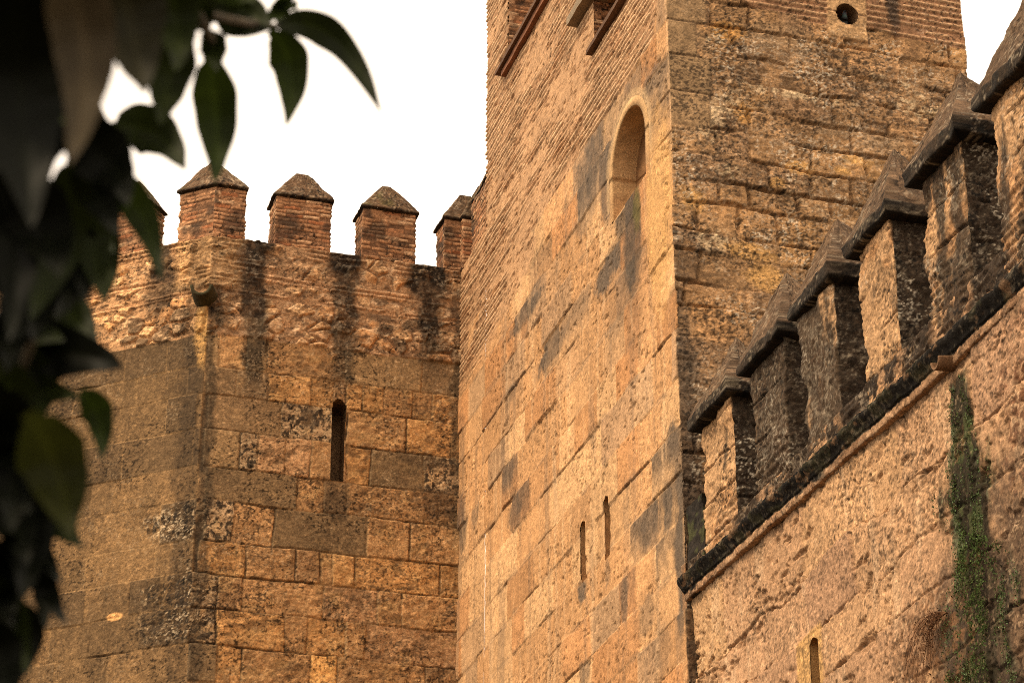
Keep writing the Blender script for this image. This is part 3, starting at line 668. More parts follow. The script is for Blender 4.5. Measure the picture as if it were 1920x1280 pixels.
def raw_mesh(name, verts, faces, col=None, smooth=True):
    """verts (n,3); faces (m,4) or (m,3) int array"""
    me = bpy.data.meshes.new(name)
    verts = np.asarray(verts, np.float32); faces = np.asarray(faces, np.int32)
    w = faces.shape[1]
    me.vertices.add(len(verts)); me.vertices.foreach_set("co", verts.ravel())
    me.loops.add(faces.size); me.loops.foreach_set("vertex_index", faces.ravel())
    me.polygons.add(len(faces)); me.polygons.foreach_set("loop_start", np.arange(0, faces.size, w, dtype=np.int32))
    me.polygons.foreach_set("use_smooth", np.full(len(faces), smooth))
    me.update(calc_edges=True)
    if col is not None:
        a = me.color_attributes.new("Col", 'FLOAT_COLOR', 'POINT')
        cc = np.ones((len(verts), 4), np.float32); cc[:, :3] = np.clip(col, .002, .9)
        a.data.foreach_set("color", cc.ravel())
    return me

def grid_faces(ny, nx, wrap=False, keep=None):
    j = np.arange(nx if wrap else nx - 1); i = np.arange(ny - 1)
    I, J = np.meshgrid(i, j, indexing='ij'); J2 = (J + 1) % nx
    f = np.stack([I * nx + J, I * nx + J2, (I + 1) * nx + J2, (I + 1) * nx + J], -1)
    if keep is not None: return f[keep]
    return f.reshape(-1, 4)

def make_path(pts, dus, closed=False):
    """resample a plan polyline; returns xy, outward normals (right of travel), segment index, distance inside segment"""
    P = [np.array(p, float) for p in pts]
    n = len(P) if closed else len(P) - 1
    D = [(P[(i + 1) % len(P)] - P[i]) for i in range(n)]
    U = [d / np.linalg.norm(d) for d in D]
    Nn = [np.array([u[1], -u[0]]) for u in U]
    xy, nr, sg, ds = [], [], [], []
    for i in range(n):
        L = np.linalg.norm(D[i]); m = max(1, int(round(L / dus[i])))
        for q in range(m):
            t = q / m
            nn = Nn[i]
            if q == 0 and (i > 0 or closed):
                b = Nn[i - 1] + Nn[i]; nn = b / (1e-9 + b @ Nn[i])
            xy.append(P[i] + D[i] * t); nr.append(nn); sg.append(i); ds.append(L * t)
    if not closed:
        xy.append(P[-1]); nr.append(Nn[-1]); sg.append(n - 1); ds.append(np.linalg.norm(D[-1]))
    return np.array(xy), np.array(nr), np.array(sg), np.array(ds)

def zrange(*segs):
    """segments (z0, z1, dz)"""
    out = []
    for a, b, d in segs: out += list(np.linspace(a, b, max(1, int(round((b - a) / d))), endpoint=False))
    return np.array(out + [segs[-1][1]])

def build_strip(name, parent, pts, dus, zs, fns, coords, closed=False, holes=None, back=None, dz=None, mat=None):
    """relief wall: fns[i](u, z) for plan segment i, coords[i](x, y, s) -> u; back = depth of a flat top and rear face"""
    xy, nr, sg, ds = make_path(pts, dus, closed)
    nx, ny = len(xy), len(zs)
    Hh = np.zeros((ny, nx)); Cc = np.zeros((ny, nx, 3))
    Z = np.broadcast_to(zs[:, None], (ny, nx))
    Ucoord = np.zeros(nx)
    for i in range(len(fns)):
        m = sg == i
        u = coords[i](xy[m, 0], xy[m, 1], ds[m]); Ucoord[m] = u
        Ug = np.broadcast_to(u[None, :], (ny, m.sum()))
        hh, cc = fns[i](Ug.copy(), Z[:, m].copy())
        Hh[:, m] = hh; Cc[:, m] = cc
    V = np.zeros((ny, nx, 3))
    V[..., 0] = xy[None, :, 0] + nr[None, :, 0] * Hh
    V[..., 1] = xy[None, :, 1] + nr[None, :, 1] * Hh
    V[..., 2] = Z
    keep = None
    if holes is not None:
        nf = nx if closed else nx - 1
        Um = np.broadcast_to(Ucoord[None, :nf] + .0, (ny - 1, nf)); Zm = (zs[:-1] + zs[1:])[:, None] / 2 + np.zeros((1, nf))
        S = np.broadcast_to(sg[None, :nf], (ny - 1, nf))
        Un = np.broadcast_to(np.roll(Ucoord, -1)[None, :nf], (ny - 1, nf))
        keep = ~holes((Um + Un) / 2, Zm, S)
    f = grid_faces(ny, nx, closed, keep)
    V = V.reshape(-1, 3); Cc = Cc.reshape(-1, 3)
    if back:
        base = len(V)
        tx = xy - nr * back
        top = np.column_stack([tx, np.full(nx, zs[-1] + .0)]); bot = np.column_stack([tx, np.full(nx, zs[0])])
        tl = np.arange((ny - 1) * nx, ny * nx)
        ext = np.vstack([top, bot]); V = np.vstack([V, ext])
        ce = np.tile(Cc[tl], (2, 1)) * .7; Cc = np.vstack([Cc, ce])
        n_ = nx if closed else nx - 1
        j = np.arange(n_); j2 = (j + 1) % nx
        f = np.vstack([f, np.stack([tl[j], tl[j2], base + j2, base + j], -1), np.stack([base + j, base + j2, base + nx + j2, base + nx + j], -1)])
    me = raw_mesh(name, V, f, Cc)
    return link(name, me, parent, mat or M_STONE)

def cap_mesh(name, parent, pts, over, z0, thick, apex_z, ridge, ridge_dir, du, cfn, seed, rough=.02, mat=None):
    """overhanging slab with a steep hipped top; pts = shaft plan, counter-clockwise"""
    xy, nr, sg, ds = make_path(pts, [du] * len(pts), True)
    n = len(xy); cen = np.mean([np.array(p) for p in pts], axis=0)
    rings = []
    rings.append((xy - nr * .10, z0 + .002)); rings.append((xy + nr * over * .7, z0)); rings.append((xy + nr * over * .96, z0 + .012))
    for t in np.linspace(.2, 1, max(2, int(thick / du))): rings.append((xy + nr * over, z0 + thick * t))
    eave = xy + nr * over * .97
    rel = eave - cen
    rd = np.array(ridge_dir)
    al = np.clip((rel @ rd) / (np.abs(rel @ rd).max() + 1e-6), -1, 1)
    apexp = cen + np.outer(al * ridge, rd)
    nr_t = max(6, int((apex_z - z0 - thick) / du))
    for t in np.linspace(0, 1, nr_t)[1:]:
        rings.append((eave * (1 - t) + apexp * t, z0 + thick + (apex_z - z0 - thick) * t))
    V = np.zeros((len(rings), n, 3))
    for i, (p, z) in enumerate(rings):
        V[i, :, :2] = p; V[i, :, 2] = z
    s = np.cumsum(np.r_[0, np.hypot(*np.diff(xy, axis=0).T)])
    S = np.broadcast_to(s[None], V.shape[:2]); Zc = V[..., 2]
    hh = (fbm(S * 6 + seed, Zc * 7, 4, seed, .6) - .5) * rough * 2 + (fbm(S * 1.5 + seed, Zc * 1.5, 2, seed + 4) - .5) * rough * 2
    tt = np.linspace(0, 1, len(rings)); fade = np.where(np.arange(len(rings)) < 2, .3, 1) * (1 - .8 * ss(.85, 1, tt))
    V[..., 0] += nr[None, :, 0] * hh * fade[:, None]; V[..., 1] += nr[None, :, 1] * hh * fade[:, None]
    V[..., 2] += (fbm(S * 5, Zc * 5 + 3, 3, seed + 8) - .5) * rough * 1.2 * fade[:, None]
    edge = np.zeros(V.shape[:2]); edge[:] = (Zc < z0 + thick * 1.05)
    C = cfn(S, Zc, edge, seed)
    f = grid_faces(len(rings), n, True)
    last = (len(rings) - 1) * n
    me = raw_mesh(name, V.reshape(-1, 3), f, C.reshape(-1, 3))
    return link(name, me, parent, mat or M_CAP)

def cap_cols(base, top2, black):
    def f(S, Z, edge, seed):
        c = np.broadcast_to(C3(*base), S.shape + (3,)) * (.65 + .7 * fbm(S * 5, Z * 6, 4, seed + 20))[..., None]
        c = mix(c, C3(*top2), ss(.52, .66, fbm(S * 2.5, Z * 2.5, 3, seed + 22)) * .7 * (1 - edge))
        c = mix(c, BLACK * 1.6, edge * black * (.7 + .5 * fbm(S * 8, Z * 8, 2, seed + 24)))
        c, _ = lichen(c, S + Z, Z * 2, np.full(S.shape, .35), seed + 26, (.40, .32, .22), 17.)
        c[:3] = BLACK * (1.2 if black > .8 else 3)  # slab underside painted near black, shade under the overhang put into the colour
        c = crisp(c, S + Z, Z * 1.3, seed + 30, .4, .6, (.45, .37, .27))
        return speck(c, S, Z, seed + 28, .5)
    return f
CAP_FAR = cap_cols((.12, .070, .038), (.085, .070, .024), .7)
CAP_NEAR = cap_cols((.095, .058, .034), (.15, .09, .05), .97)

def col_const(c, seed, amt=.5):
    def f(V):
        n = fbm(V[..., 0] * 9 + V[..., 1] * 7, V[..., 2] * 9, 4, seed)
        return np.broadcast_to(C3(*c), V.shape) * (1 - amt / 2 + amt * n)[..., None]
    return f

def patch(name, parent, corners_rows, colf, mat=None, smooth=True, wrap=False):
    """grid (rows, cols, 3) -> mesh"""
    V = np.asarray(corners_rows, float)
    me = raw_mesh(name, V.reshape(-1, 3), grid_faces(V.shape[0], V.shape[1], wrap), colf(V).reshape(-1, 3), smooth)
    return link(name, me, parent, mat or M_STONE)

def rough_box(name, parent, p0, p1, colf, seed, res=.04, rough=.01, mat=None):
    """a slightly worn block, all six faces gridded as one shell"""
    p0, p1 = np.array(p0, float), np.array(p1, float)
    Vs, Fs, off = [], [], 0
    for ax in range(3):
        for sgn in (0, 1):
            a, b = [(1, 2), (2, 0), (0, 1)][ax]
            na = max(2, int((p1[a] - p0[a]) / res) + 1); nb = max(2, int((p1[b] - p0[b]) / res) + 1)
            A, B = np.meshgrid(np.linspace(p0[a], p1[a], na), np.linspace(p0[b], p1[b], nb), indexing='ij')
            V = np.zeros((na, nb, 3)); V[..., a] = A; V[..., b] = B; V[..., ax] = (p0, p1)[sgn][ax]
            f = grid_faces(na, nb)
            if sgn == 0: f = f[:, ::-1]
            f = f[:, ::-1] if False else f
            Vs.append(V.reshape(-1, 3)); Fs.append(f + off); off += na * nb
    V = np.vstack(Vs)
    n = [fbm(V[:, (i + 1) % 3] * 6 + V[:, i] * 3, V[:, (i + 2) % 3] * 6 - V[:, i] * 2, 3, seed + i) - .5 for i in range(3)]
    V = V + np.stack(n, -1) * rough * 2
    me = raw_mesh(name, V, np.vstack(Fs), colf(V), False)
    return link(name, me, parent, mat or M_STONE)

def tube_verts(pts, radii, sides=6):
    pts = [np.array(p, float) for p in pts]; V = []
    for i, p in enumerate(pts):
        t = pts[min(i + 1, len(pts) - 1)] - pts[max(i - 1, 0)]; t = t / (np.linalg.norm(t) + 1e-9)
        a = np.cross(t, (0, 0, 1.) if abs(t[2]) < .9 else (1., 0, 0)); a /= np.linalg.norm(a); b = np.cross(t, a)
        for k in range(sides):
            q = 2 * math.pi * k / sides
            V.append(p + radii[i] * (a * math.cos(q) + b * math.sin(q)))
    return np.array(V), grid_faces(len(pts), sides, True)

# ================================================================ GROUND
gn = 41
gx, gy = np.meshgrid(np.sign(np.linspace(-1, 1, gn)) * np.abs(np.linspace(-1, 1, gn)) ** 2 * 400, np.sign(np.linspace(-1, 1, gn)) * np.abs(np.linspace(-1, 1, gn)) ** 2 * 400)
gv = np.stack([gx, gy, np.zeros_like(gx)], -1)
ground = link("ground", raw_mesh("ground", gv.reshape(-1, 3), grid_faces(gn, gn)), None, plain_mat("ground_earth", (.045, .036, .024), (.075, .058, .038), 3., .95))
ground["kind"] = "structure"

# ================================================================ TOWER
tower = empty("tower", "tall square stone tower with brick top and an arched niche in its sunlit side", "tower", (11.3, 28.2, 0))
NI = dict(y=25.78, z=17.72, r=.62, sill=17.10)
SL = [(27.76, 12.80, 13.52, .105), (26.87, 12.76, 13.50, .105)]
OP = [(27.6, 31.0, 22.2, 24.7), (25.3, 27.03, 20.06, 20.82)]
def tower_holes(u, z, s):
    side = s == 1
    arch = side & (np.abs(u - NI['y']) < NI['r'] + .05) & (z > NI['sill'] - .03) & (np.hypot(u - NI['y'], np.maximum(z - NI['z'], 0)) < NI['r'] + .05)
    m = arch
    for cy, z0, z1, w in SL:
        m = m | (side & (np.abs(u - cy) < w) & (z > z0) & (z < z1 + .06 * (1 - (np.abs(u - cy) / w) ** 2)))
    for y0, y1, z0, z1 in OP:
        m = m | (side & (u > y0) & (u < y1) & (z > z0) & (z < z1))
    m = m | ((s == 2) & (np.hypot(u - HOLE[0], z - HOLE[1]) < .15))
    return m
yc = lambda x, y, s: y
xc = lambda x, y, s: x
TZ = zrange((0, 6, .2), (6, 9.8, .05), (9.8, 24.5, .0125), (24.5, 26.5, .1))
build_strip("wall", tower, [(13.29, 32.15), (9.3, 32.15), (9.3, 24.28), (13.29, 24.28)], [.3, .028, .016, .3], TZ,
            [fn_tower_front, fn_tower_side, fn_tower_front, fn_tower_side], [xc, yc, xc, yc], True, tower_holes)
patch("roof", tower, [[(9.3, 24.28, 26.49), (13.29, 24.28, 26.49)], [(9.3, 32.15, 26.49), (13.29, 32.15, 26.49)]], lambda V: np.full(V.shape, .2))

# arched niche: dressed surround with deep jamb and back
def niche():
    a = np.linspace(math.pi, 0, 40)
    def outline(r, dx):
        pts = [(NI['y'] + r, z) for z in np.linspace(NI['sill'] - dx, NI['z'], 14)]
        pts += [(NI['y'] + r * math.cos(q), NI['z'] + r * math.sin(q)) for q in a[::-1]]
        pts += [(NI['y'] - r, z) for z in np.linspace(NI['z'], NI['sill'] - dx, 14)]
        return np.array(pts)
    o1, o0 = outline(.62 + .12, .0), outline(.62, 0)
    rows = [(o1, .02), (o1, -.004), (o0 * .5 + o1 * .5, -.007), (o0, -.005)]
    for d in np.linspace(.012, .32, 18): rows.append((o0, d))
    V = np.stack([np.column_stack([XT + d + 0 * o[:, 0], o]) for o, d in rows])
    base = col_const((.50, .31, .15), 5)
    def cf(V):
        c = base(V)
        j = 1 - ss(.004, .014, np.abs(V[..., 2] - NI['z'] - .12))
        c = mix(c, (.10, .06, .03), j * .85 * (V[..., 0] > XT))
        c = mix(c, (.40, .22, .10), (1 - ss(17.45, 17.5, V[..., 2])) * .5)
        return c
    patch("arched_niche", tower, V, cf)
    # back
    o = o0
    c0 = np.array([NI['y'], NI['sill'] + .5])
    V = np.stack([np.column_stack([np.full(len(o), XT + .315), c0 + (o - c0) * t]) for t in (1.02, .75, .5, .25, .02)])
    patch("niche_back", tower, V, col_const((.20, .10, .042), 8), wrap=True)
    # broken sill
    ys = np.linspace(NI['y'] - .66, NI['y'] + .66, 40); xs = np.linspace(XT + .004, XT + .36, 8)
    Y, X = np.meshgrid(ys, xs)
    Zz = NI['sill'] + (X - XT) * .25 + .05 * (fbm(Y * 3, X * 8, 3, 71) - .5) + .12 * ss(26.0, 26.35, Y) * (X > XT + .1)
    front = np.stack([X[:1] + .03, Y[:1], Zz[:1] - .12], -1)
    V = np.concatenate([front, np.stack([X, Y, Zz], -1)])
    patch("sill", tower, V[:, ::-1], col_const((.40, .24, .12), 9))
niche()
def slit_lining(parent, axis, pos, z0, z1, w, plane, depth, col, inset=.05, name="arrow_slit"):
    """recess behind a hole: two jambs, head, sill and dark end, one mesh; axis 'y' = opening in an x-plane"""
    o = []
    ww = w + .012
    for z in np.linspace(z0 - .01, z1, 12): o.append((pos + ww, z))
    for q in np.linspace(0, math.pi, 12)[1:-1]: o.append((pos + ww * math.cos(q), z1 + .075 * math.sin(q)))
    for z in np.linspace(z1, z0 - .01, 12): o.append((pos - ww, z))
    for t in np.linspace(-ww, ww, 6)[1:-1]: o.append((pos + t, z0 - .01))
    o = np.array(o); rows = []
    for d in np.linspace(.012, depth, 10): rows.append((o, d))
    cen = o.mean(axis=0)
    rows.append((cen + (o - cen) * .02, depth))
    if axis == 'y': V = np.stack([np.column_stack([plane + d + 0 * p[:, 0], p]) for p, d in rows])
    else: V = np.stack([np.column_stack([p[:, 0], plane + d + 0 * p[:, 0], p[:, 1]]) for p, d in rows])
    return patch(name, parent, V, col, wrap=True)
for cy, z0, z1, w in SL: slit_lining(tower, 'y', cy, z0, z1, w, XT, .25, col_const((.42, .23, .10), 12))
# upper openings with their projecting sills
def opening(y0, y1, z0, z1, depth, seed):
    e = .03
    n = 40
    ys = np.linspace(y0 - e, y1 + e, n); zs_ = np.linspace(z0 - e, z1 + e, 200)
    ds_ = np.linspace(.005, depth, 40)
    # far jamb (brick), back, near jamb as one bent sheet
    path = [(d, y1 + 0) for d in ds_] + [(depth, y) for y in np.linspace(y1, y0, n)[1:-1]] + [(d, y0) for d in ds_[::-1]]
    P = np.array(path)
    V = np.zeros((len(zs_), len(P), 3)); V[..., 0] = XT + P[None, :, 0]; V[..., 1] = P[None, :, 1]; V[..., 2] = zs_[:, None]
    S = np.broadcast_to((P[:, 0] - P[:, 1])[None], V.shape[:2])
    hh, cc = fn_brick_shaft(seed)(S.copy(), V[..., 2].copy())
    V[..., 1] += np.where(np.arange(len(P)) < 40, -1, np.where(np.arange(len(P)) >= len(P) - 40, 1, 0))[None] * hh * .7
    me = raw_mesh("window_recess", V.reshape(-1, 3), grid_faces(len(zs_), len(P)), cc.reshape(-1, 3))
    link("window_recess", me, tower, M_STONE)
    # lintel and floor of the recess
    for zz, nm in ((z0 + .0, "sill_bed"), (z1 - .0, "lintel_bed")):
        X, Y = np.meshgrid(np.linspace(XT + .0, XT + depth, 6), np.linspace(y0 - .02, y1 + .02, 12))
        patch(nm, tower, np.stack([X, Y, np.full_like(X, zz)], -1), col_const((.35, .2, .1), seed))
opening(*OP[0], 1.1, 801)
opening(*OP[1], .32, 831)
DK = col_const((.12, .065, .038), 15); RD = col_const((.22, .095, .05), 16)
rough_box("sill", tower, (XT - .13, 27.3, 22.17), (XT + .3, 31.27, 22.235), DK, 17, .05, .006)
rough_box("sill", tower, (XT - .075, 27.3, 22.07), (XT + .3, 31.12, 22.168), RD, 18, .05, .006)
rough_box("sill", tower, (XT - .09, 25.0, 19.99), (XT + .2, 27.12, 20.055), DK, 19, .05, .008)
rough_box("lintel", tower, (XT - .15, 24.9, 20.82), (XT + .2, 27.72, 20.95), col_const((.24, .18, .12), 20), 20, .05, .012)
# round hole with its lining
def drain_hole():
    o = np.array([(HOLE[0] + .158 * math.cos(q) * (1 + .06 * math.sin(3 * q)), HOLE[1] + .158 * math.sin(q) * (1 + .05 * math.cos(2 * q))) for q in np.linspace(0, 2 * math.pi, 40, endpoint=False)])
    rows = [(o * .0 + o, d) for d in np.linspace(-.025, .6, 12)]
    cen = o.mean(axis=0); rows.append((cen + (o - cen) * .02, .6))
    V = np.stack([np.column_stack([p[:, 0], YT + d + 0 * p[:, 0], p[:, 1]]) for p, d in rows])
    patch("drain_hole", tower, V, col_const((.22, .13, .07), 22), wrap=True)
drain_hole()

# ================================================================ CURTAIN WALL BEHIND
curtain = empty("curtain_wall", "dark ashlar curtain wall behind the tower, bent at an angle and topped by brick merlons", "wall", (5.42, 33.6, 0))
cpt = lambda s: tuple(CC + CD * s)
ES = (7.45, 16.27, 17.50, .105)
def curtain_holes(u, z, s):
    cy, z0, z1, w = ES
    ww = w * (.95 + .1 * vn(z * 3, z * 0, 901))
    return (s == 2) & (np.abs(u - cy - .012 * (z - 16.9)) < ww) & (z > z0) & (z < z1 + .09 * (1 - ((u - cy) / w) ** 2))
CZ = zrange((0, 8, .2), (8, 12.2, .05), (12.2, ZC, .0125))
CF = [lambda u, z: fn_curtain_turned(u, z), fn_curtain]
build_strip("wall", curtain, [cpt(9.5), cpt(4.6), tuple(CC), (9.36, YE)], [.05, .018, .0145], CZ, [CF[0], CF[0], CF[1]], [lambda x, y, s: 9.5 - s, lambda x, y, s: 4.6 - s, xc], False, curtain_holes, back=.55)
slit_lining(curtain, 'x', ES[0], ES[1], ES[2], ES[3] + .02, YE, .5, col_const((.17, .095, .045), 25), 0)
# short return in the tower's plane, with its own merlon
def fn_return(y, z): return fn_tower_side(y, z)
build_strip("wall_return", curtain, [(9.3, 33.62), (9.3, YB + .002)], [.028], zrange((0, 11, .4), (11, ZC + .0, .0125)), [fn_return], [yc], back=.5)
def far_merlon(pts, seed, z1=20.88, apex=21.47, ridge=.10, rdir=(1, 0), over=.045):
    m = build_strip("merlon", curtain, pts, [.016] * len(pts), zrange((ZC - .02, z1 + .01, .0125)), [fn_brick_shaft(seed + 40 * i) for i in range(len(pts))],
                    [(lambda x, y, s: s)] * len(pts), True)
    jz = .035 * (H(seed, 1, 2) - .5)
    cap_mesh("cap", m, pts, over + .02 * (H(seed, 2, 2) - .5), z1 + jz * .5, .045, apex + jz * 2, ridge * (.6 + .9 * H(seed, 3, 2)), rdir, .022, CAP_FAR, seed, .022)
def rect(x0, x1, y0, y1): return [(x0, y0), (x1, y0), (x1, y1), (x0, y1)]
# the angle merlon is five-sided, following the bend
inn = CC + np.array([.0, .62])
a_, b_ = CC + CD * .60, CC + np.array([.47, 0])
far_merlon([tuple(a_), tuple(CC), tuple(b_), tuple(b_ + np.array([0, .45])), tuple(CC + np.array([-.20, .52])), tuple(a_ + np.array([.29, .34]))], 1001, 20.88, 21.55, .03)
for i, (x0, x1) in enumerate([(6.37, 7.22), (7.73, 8.56), (9.04, 9.82)]):
    far_merlon(rect(x0, x1, YE + .005, YE + .46), 1101 + 90 * i)
for i, s0 in enumerate((1.18, 2.55, 3.92, 5.29, 6.66, 8.03)):
    p0, p1 = CC + CD * (s0 + .86), CC + CD * s0
    inn = np.array([.647, .763]) * .46
    far_merlon([tuple(p0), tuple(p1), tuple(p1 + inn), tuple(p0 + inn)], 1501 + 90 * i, rdir=tuple(CD))
far_merlon(rect(9.31, 9.76, YB + .01, YB + .78), 1901, rdir=(0, 1), over=.03)
far_merlon(rect(9.30, 9.75, YE - .12, YE + .0), 1951, rdir=(0, 1), over=.03)
# gutter stone at the angle
def gutter(name, parent, org, out, w, hgt, length, thick, colf, drop=.0, half=True):
    out = np.array(out) / np.linalg.norm(out); side = np.array([out[1], -out[0], 0])
    rows = []
    q = np.linspace(math.pi, 2 * math.pi, 18)
    pr = [np.array([math.cos(t) * w, math.sin(t) * hgt]) for t in q] + [np.array([math.cos(t) * (w - thick), math.sin(t) * (hgt - thick)]) for t in q[::-1]]
    for d in np.linspace(-.1, length, 12):
        k = 1 - .12 * max(0, d / length)
        rows.append([np.array(org) + out * d + side * p[0] * k + np.array([0, 0, p[1] * k - drop * d]) for p in pr])
    V = np.array(rows)
    # end cap as a shrunk ring
    cen = None
    me = raw_mesh(name, V.reshape(-1, 3), np.vstack([grid_faces(V.shape[0], V.shape[1], True), [[(V.shape[0] - 1) * 36 + i, (V.shape[0] - 1) * 36 + i + 1, (V.shape[0] - 1) * 36 + 34 - i, (V.shape[0] - 1) * 36 + 35 - i] for i in range(17)]]), colf(V).reshape(-1, 3))
    return link(name, me, parent, M_CAP)
gutter("water_spout", curtain, (5.36, YE + .02, 19.02), (-.35, -.94, 0), .19, .20, .34, .05, col_const((.05, .042, .02), 30, .9))

# ================================================================ NEAR WALL
near = empty("battlement_wall", "rough pinkish wall running from the tower toward the viewer, with a black string course and dirty capped merlons", "wall", (9.5, 20, 0))
LH = (21.06, 8.6, 9.72, .10)
def near_holes(u, z, s):
    cy, z0, z1, w = LH
    return (np.abs(u - cy) < w) & (z > z0) & (z < z1 + .05 * (1 - ((u - cy) / w) ** 2))
XD = XT + .04
build_strip("wall", near, [(XD, 24.26), (XD, 12.6), (XD, 5.5)], [.0145, .05], zrange((0, 4, .2), (4, 7.4, .04), (7.4, 11.72, .0118)), [fn_front_wall, fn_front_wall], [yc, yc], holes=near_holes, back=.52)
slit_lining(near, 'y', LH[0], LH[1], LH[2], LH[3], XD, .35, col_const((.42, .23, .085), 33), name="loophole")
def string_course():
    ys = np.concatenate([np.arange(24.32, 12.6, -.018), np.arange(12.6, 5.5, -.05)])
    # profile (out, up): thin brick ledge, hollow, heavy roll, thin lower fillet
    prof = [(-.03, .36), (.035, .355), (.045, .32), (.04, .315), (.125, .312), (.135, .30), (.132, .255), (.115, .22), (.085, .175), (.07, .14), (.066, .115), (.05, .11), (.048, .03), (.04, -.01), (-.03, -.02)]
    pp = []
    for a, b in zip(prof, prof[1:]):
        m = max(1, int(np.hypot(b[0] - a[0], b[1] - a[1]) / .015))
        pp += [tuple(np.array(a) + (np.array(b) - np.array(a)) * t / m) for t in range(m)]
    pp.append(prof[-1]); pp = np.array(pp)[::-1]
    hgt = pp[:, 1].copy(); pp[:, 1] = .36 - (.36 - hgt) * .74
    zb = 11.02 + .03 * np.clip(ys - 18, 0, 9)
    V = np.zeros((len(pp), len(ys), 3))
    Y = np.broadcast_to(ys[None], V.shape[:2]); T = np.broadcast_to(np.arange(len(pp))[:, None] * .015, V.shape[:2])
    jt = np.abs((Y + .12 * H(np.floor(Y / .37), Y * 0, 712)) / .37 % 1 - .5) * .37
    n = (fbm(Y * 9, T * 9, 4, 701, .65) - .5) * .04 - .014 * (1 - ss(.006, .016, jt)) + .022 * (H(np.floor((Y + .185) / .37), Y * 0, 713) - .5)
    V[..., 0] = XD - pp[:, None, 0] - n; V[..., 1] = Y; V[..., 2] = pp[:, None, 1] + zb[None] + (fbm(Y * 2, T * 0, 3, 703) - .5) * .02
    up = hgt
    c = np.broadcast_to(BLACK * .75, V.shape).copy()
    thin = np.broadcast_to(((up > .30) | (up < .085))[:, None], Y.shape) * 1.
    br = H(np.floor(Y / .3), Y * 0, 705)
    cb = mix(np.broadcast_to(C3(.22, .12, .065), V.shape), (.42, .25, .14), br)
    c = mix(c, cb, thin * ss(.35, .5, fbm(Y * 2.2, T * 8, 3, 706) + .12))
    c = mix(c, C3(.26, .15, .08), (1 - thin) * ss(.60, .68, fbm(Y * 5, T * 9, 4, 711, .68)) * .55)
    c = mix(c, C3(.03, .027, .012), ss(.55, .65, fbm(Y * 6, T * 6, 3, 707)) * .7 * (1 - thin))
    c, lk = lichen(c, Y, T, np.full(Y.shape, .25), 708, (.30, .25, .18), 26.)
    c = speck(c, Y, T, 709, .5)
    me = raw_mesh("string_course", V.reshape(-1, 3), grid_faces(len(pp), len(ys)), c.reshape(-1, 3))
    link("string_course", me, near, M_CAP)
string_course()
rough_box("parapet", near, (XD + .005, 23.79, 11.5), (XD + .45, 24.27, 12.36), lambda V: speck(mix(np.broadcast_to(BLACK * 1.6, V.shape), (.05, .05, .02), ss(.5, .62, fbm(V[..., 1] * 7, V[..., 2] * 9, 3, 61))), V[..., 1], V[..., 2], 62, .4), 63, .02, .03)
BLK = [.0, 2.0, 1.7, .35, 1.35, .8, .6, .9, .3, 1.2, .5]
for i, (cy, w) in enumerate(zip(D_MER, D_W)):
    x0, x1, y0, y1 = XD, XD + .50, cy - w / 2, cy + w / 2
    pts = rect(x0, x1, y0, y1)           # front (south), right, back, left (toward the light)
    sd_ = 2001 + 100 * i
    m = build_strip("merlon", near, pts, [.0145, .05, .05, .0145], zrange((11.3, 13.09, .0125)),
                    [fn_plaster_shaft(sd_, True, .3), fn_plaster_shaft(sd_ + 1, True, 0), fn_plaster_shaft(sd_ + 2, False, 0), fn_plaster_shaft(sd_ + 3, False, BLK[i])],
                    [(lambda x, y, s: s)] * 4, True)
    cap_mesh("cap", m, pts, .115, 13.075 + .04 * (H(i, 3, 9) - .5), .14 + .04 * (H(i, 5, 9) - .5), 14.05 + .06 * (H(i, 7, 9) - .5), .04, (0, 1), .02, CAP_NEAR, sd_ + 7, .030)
gutter("water_spout", near, (XD, 17.80, 11.18), (-1, 0, 0), .095, .11, .17, .018, col_const((.17, .095, .05), 40, .8), .12)

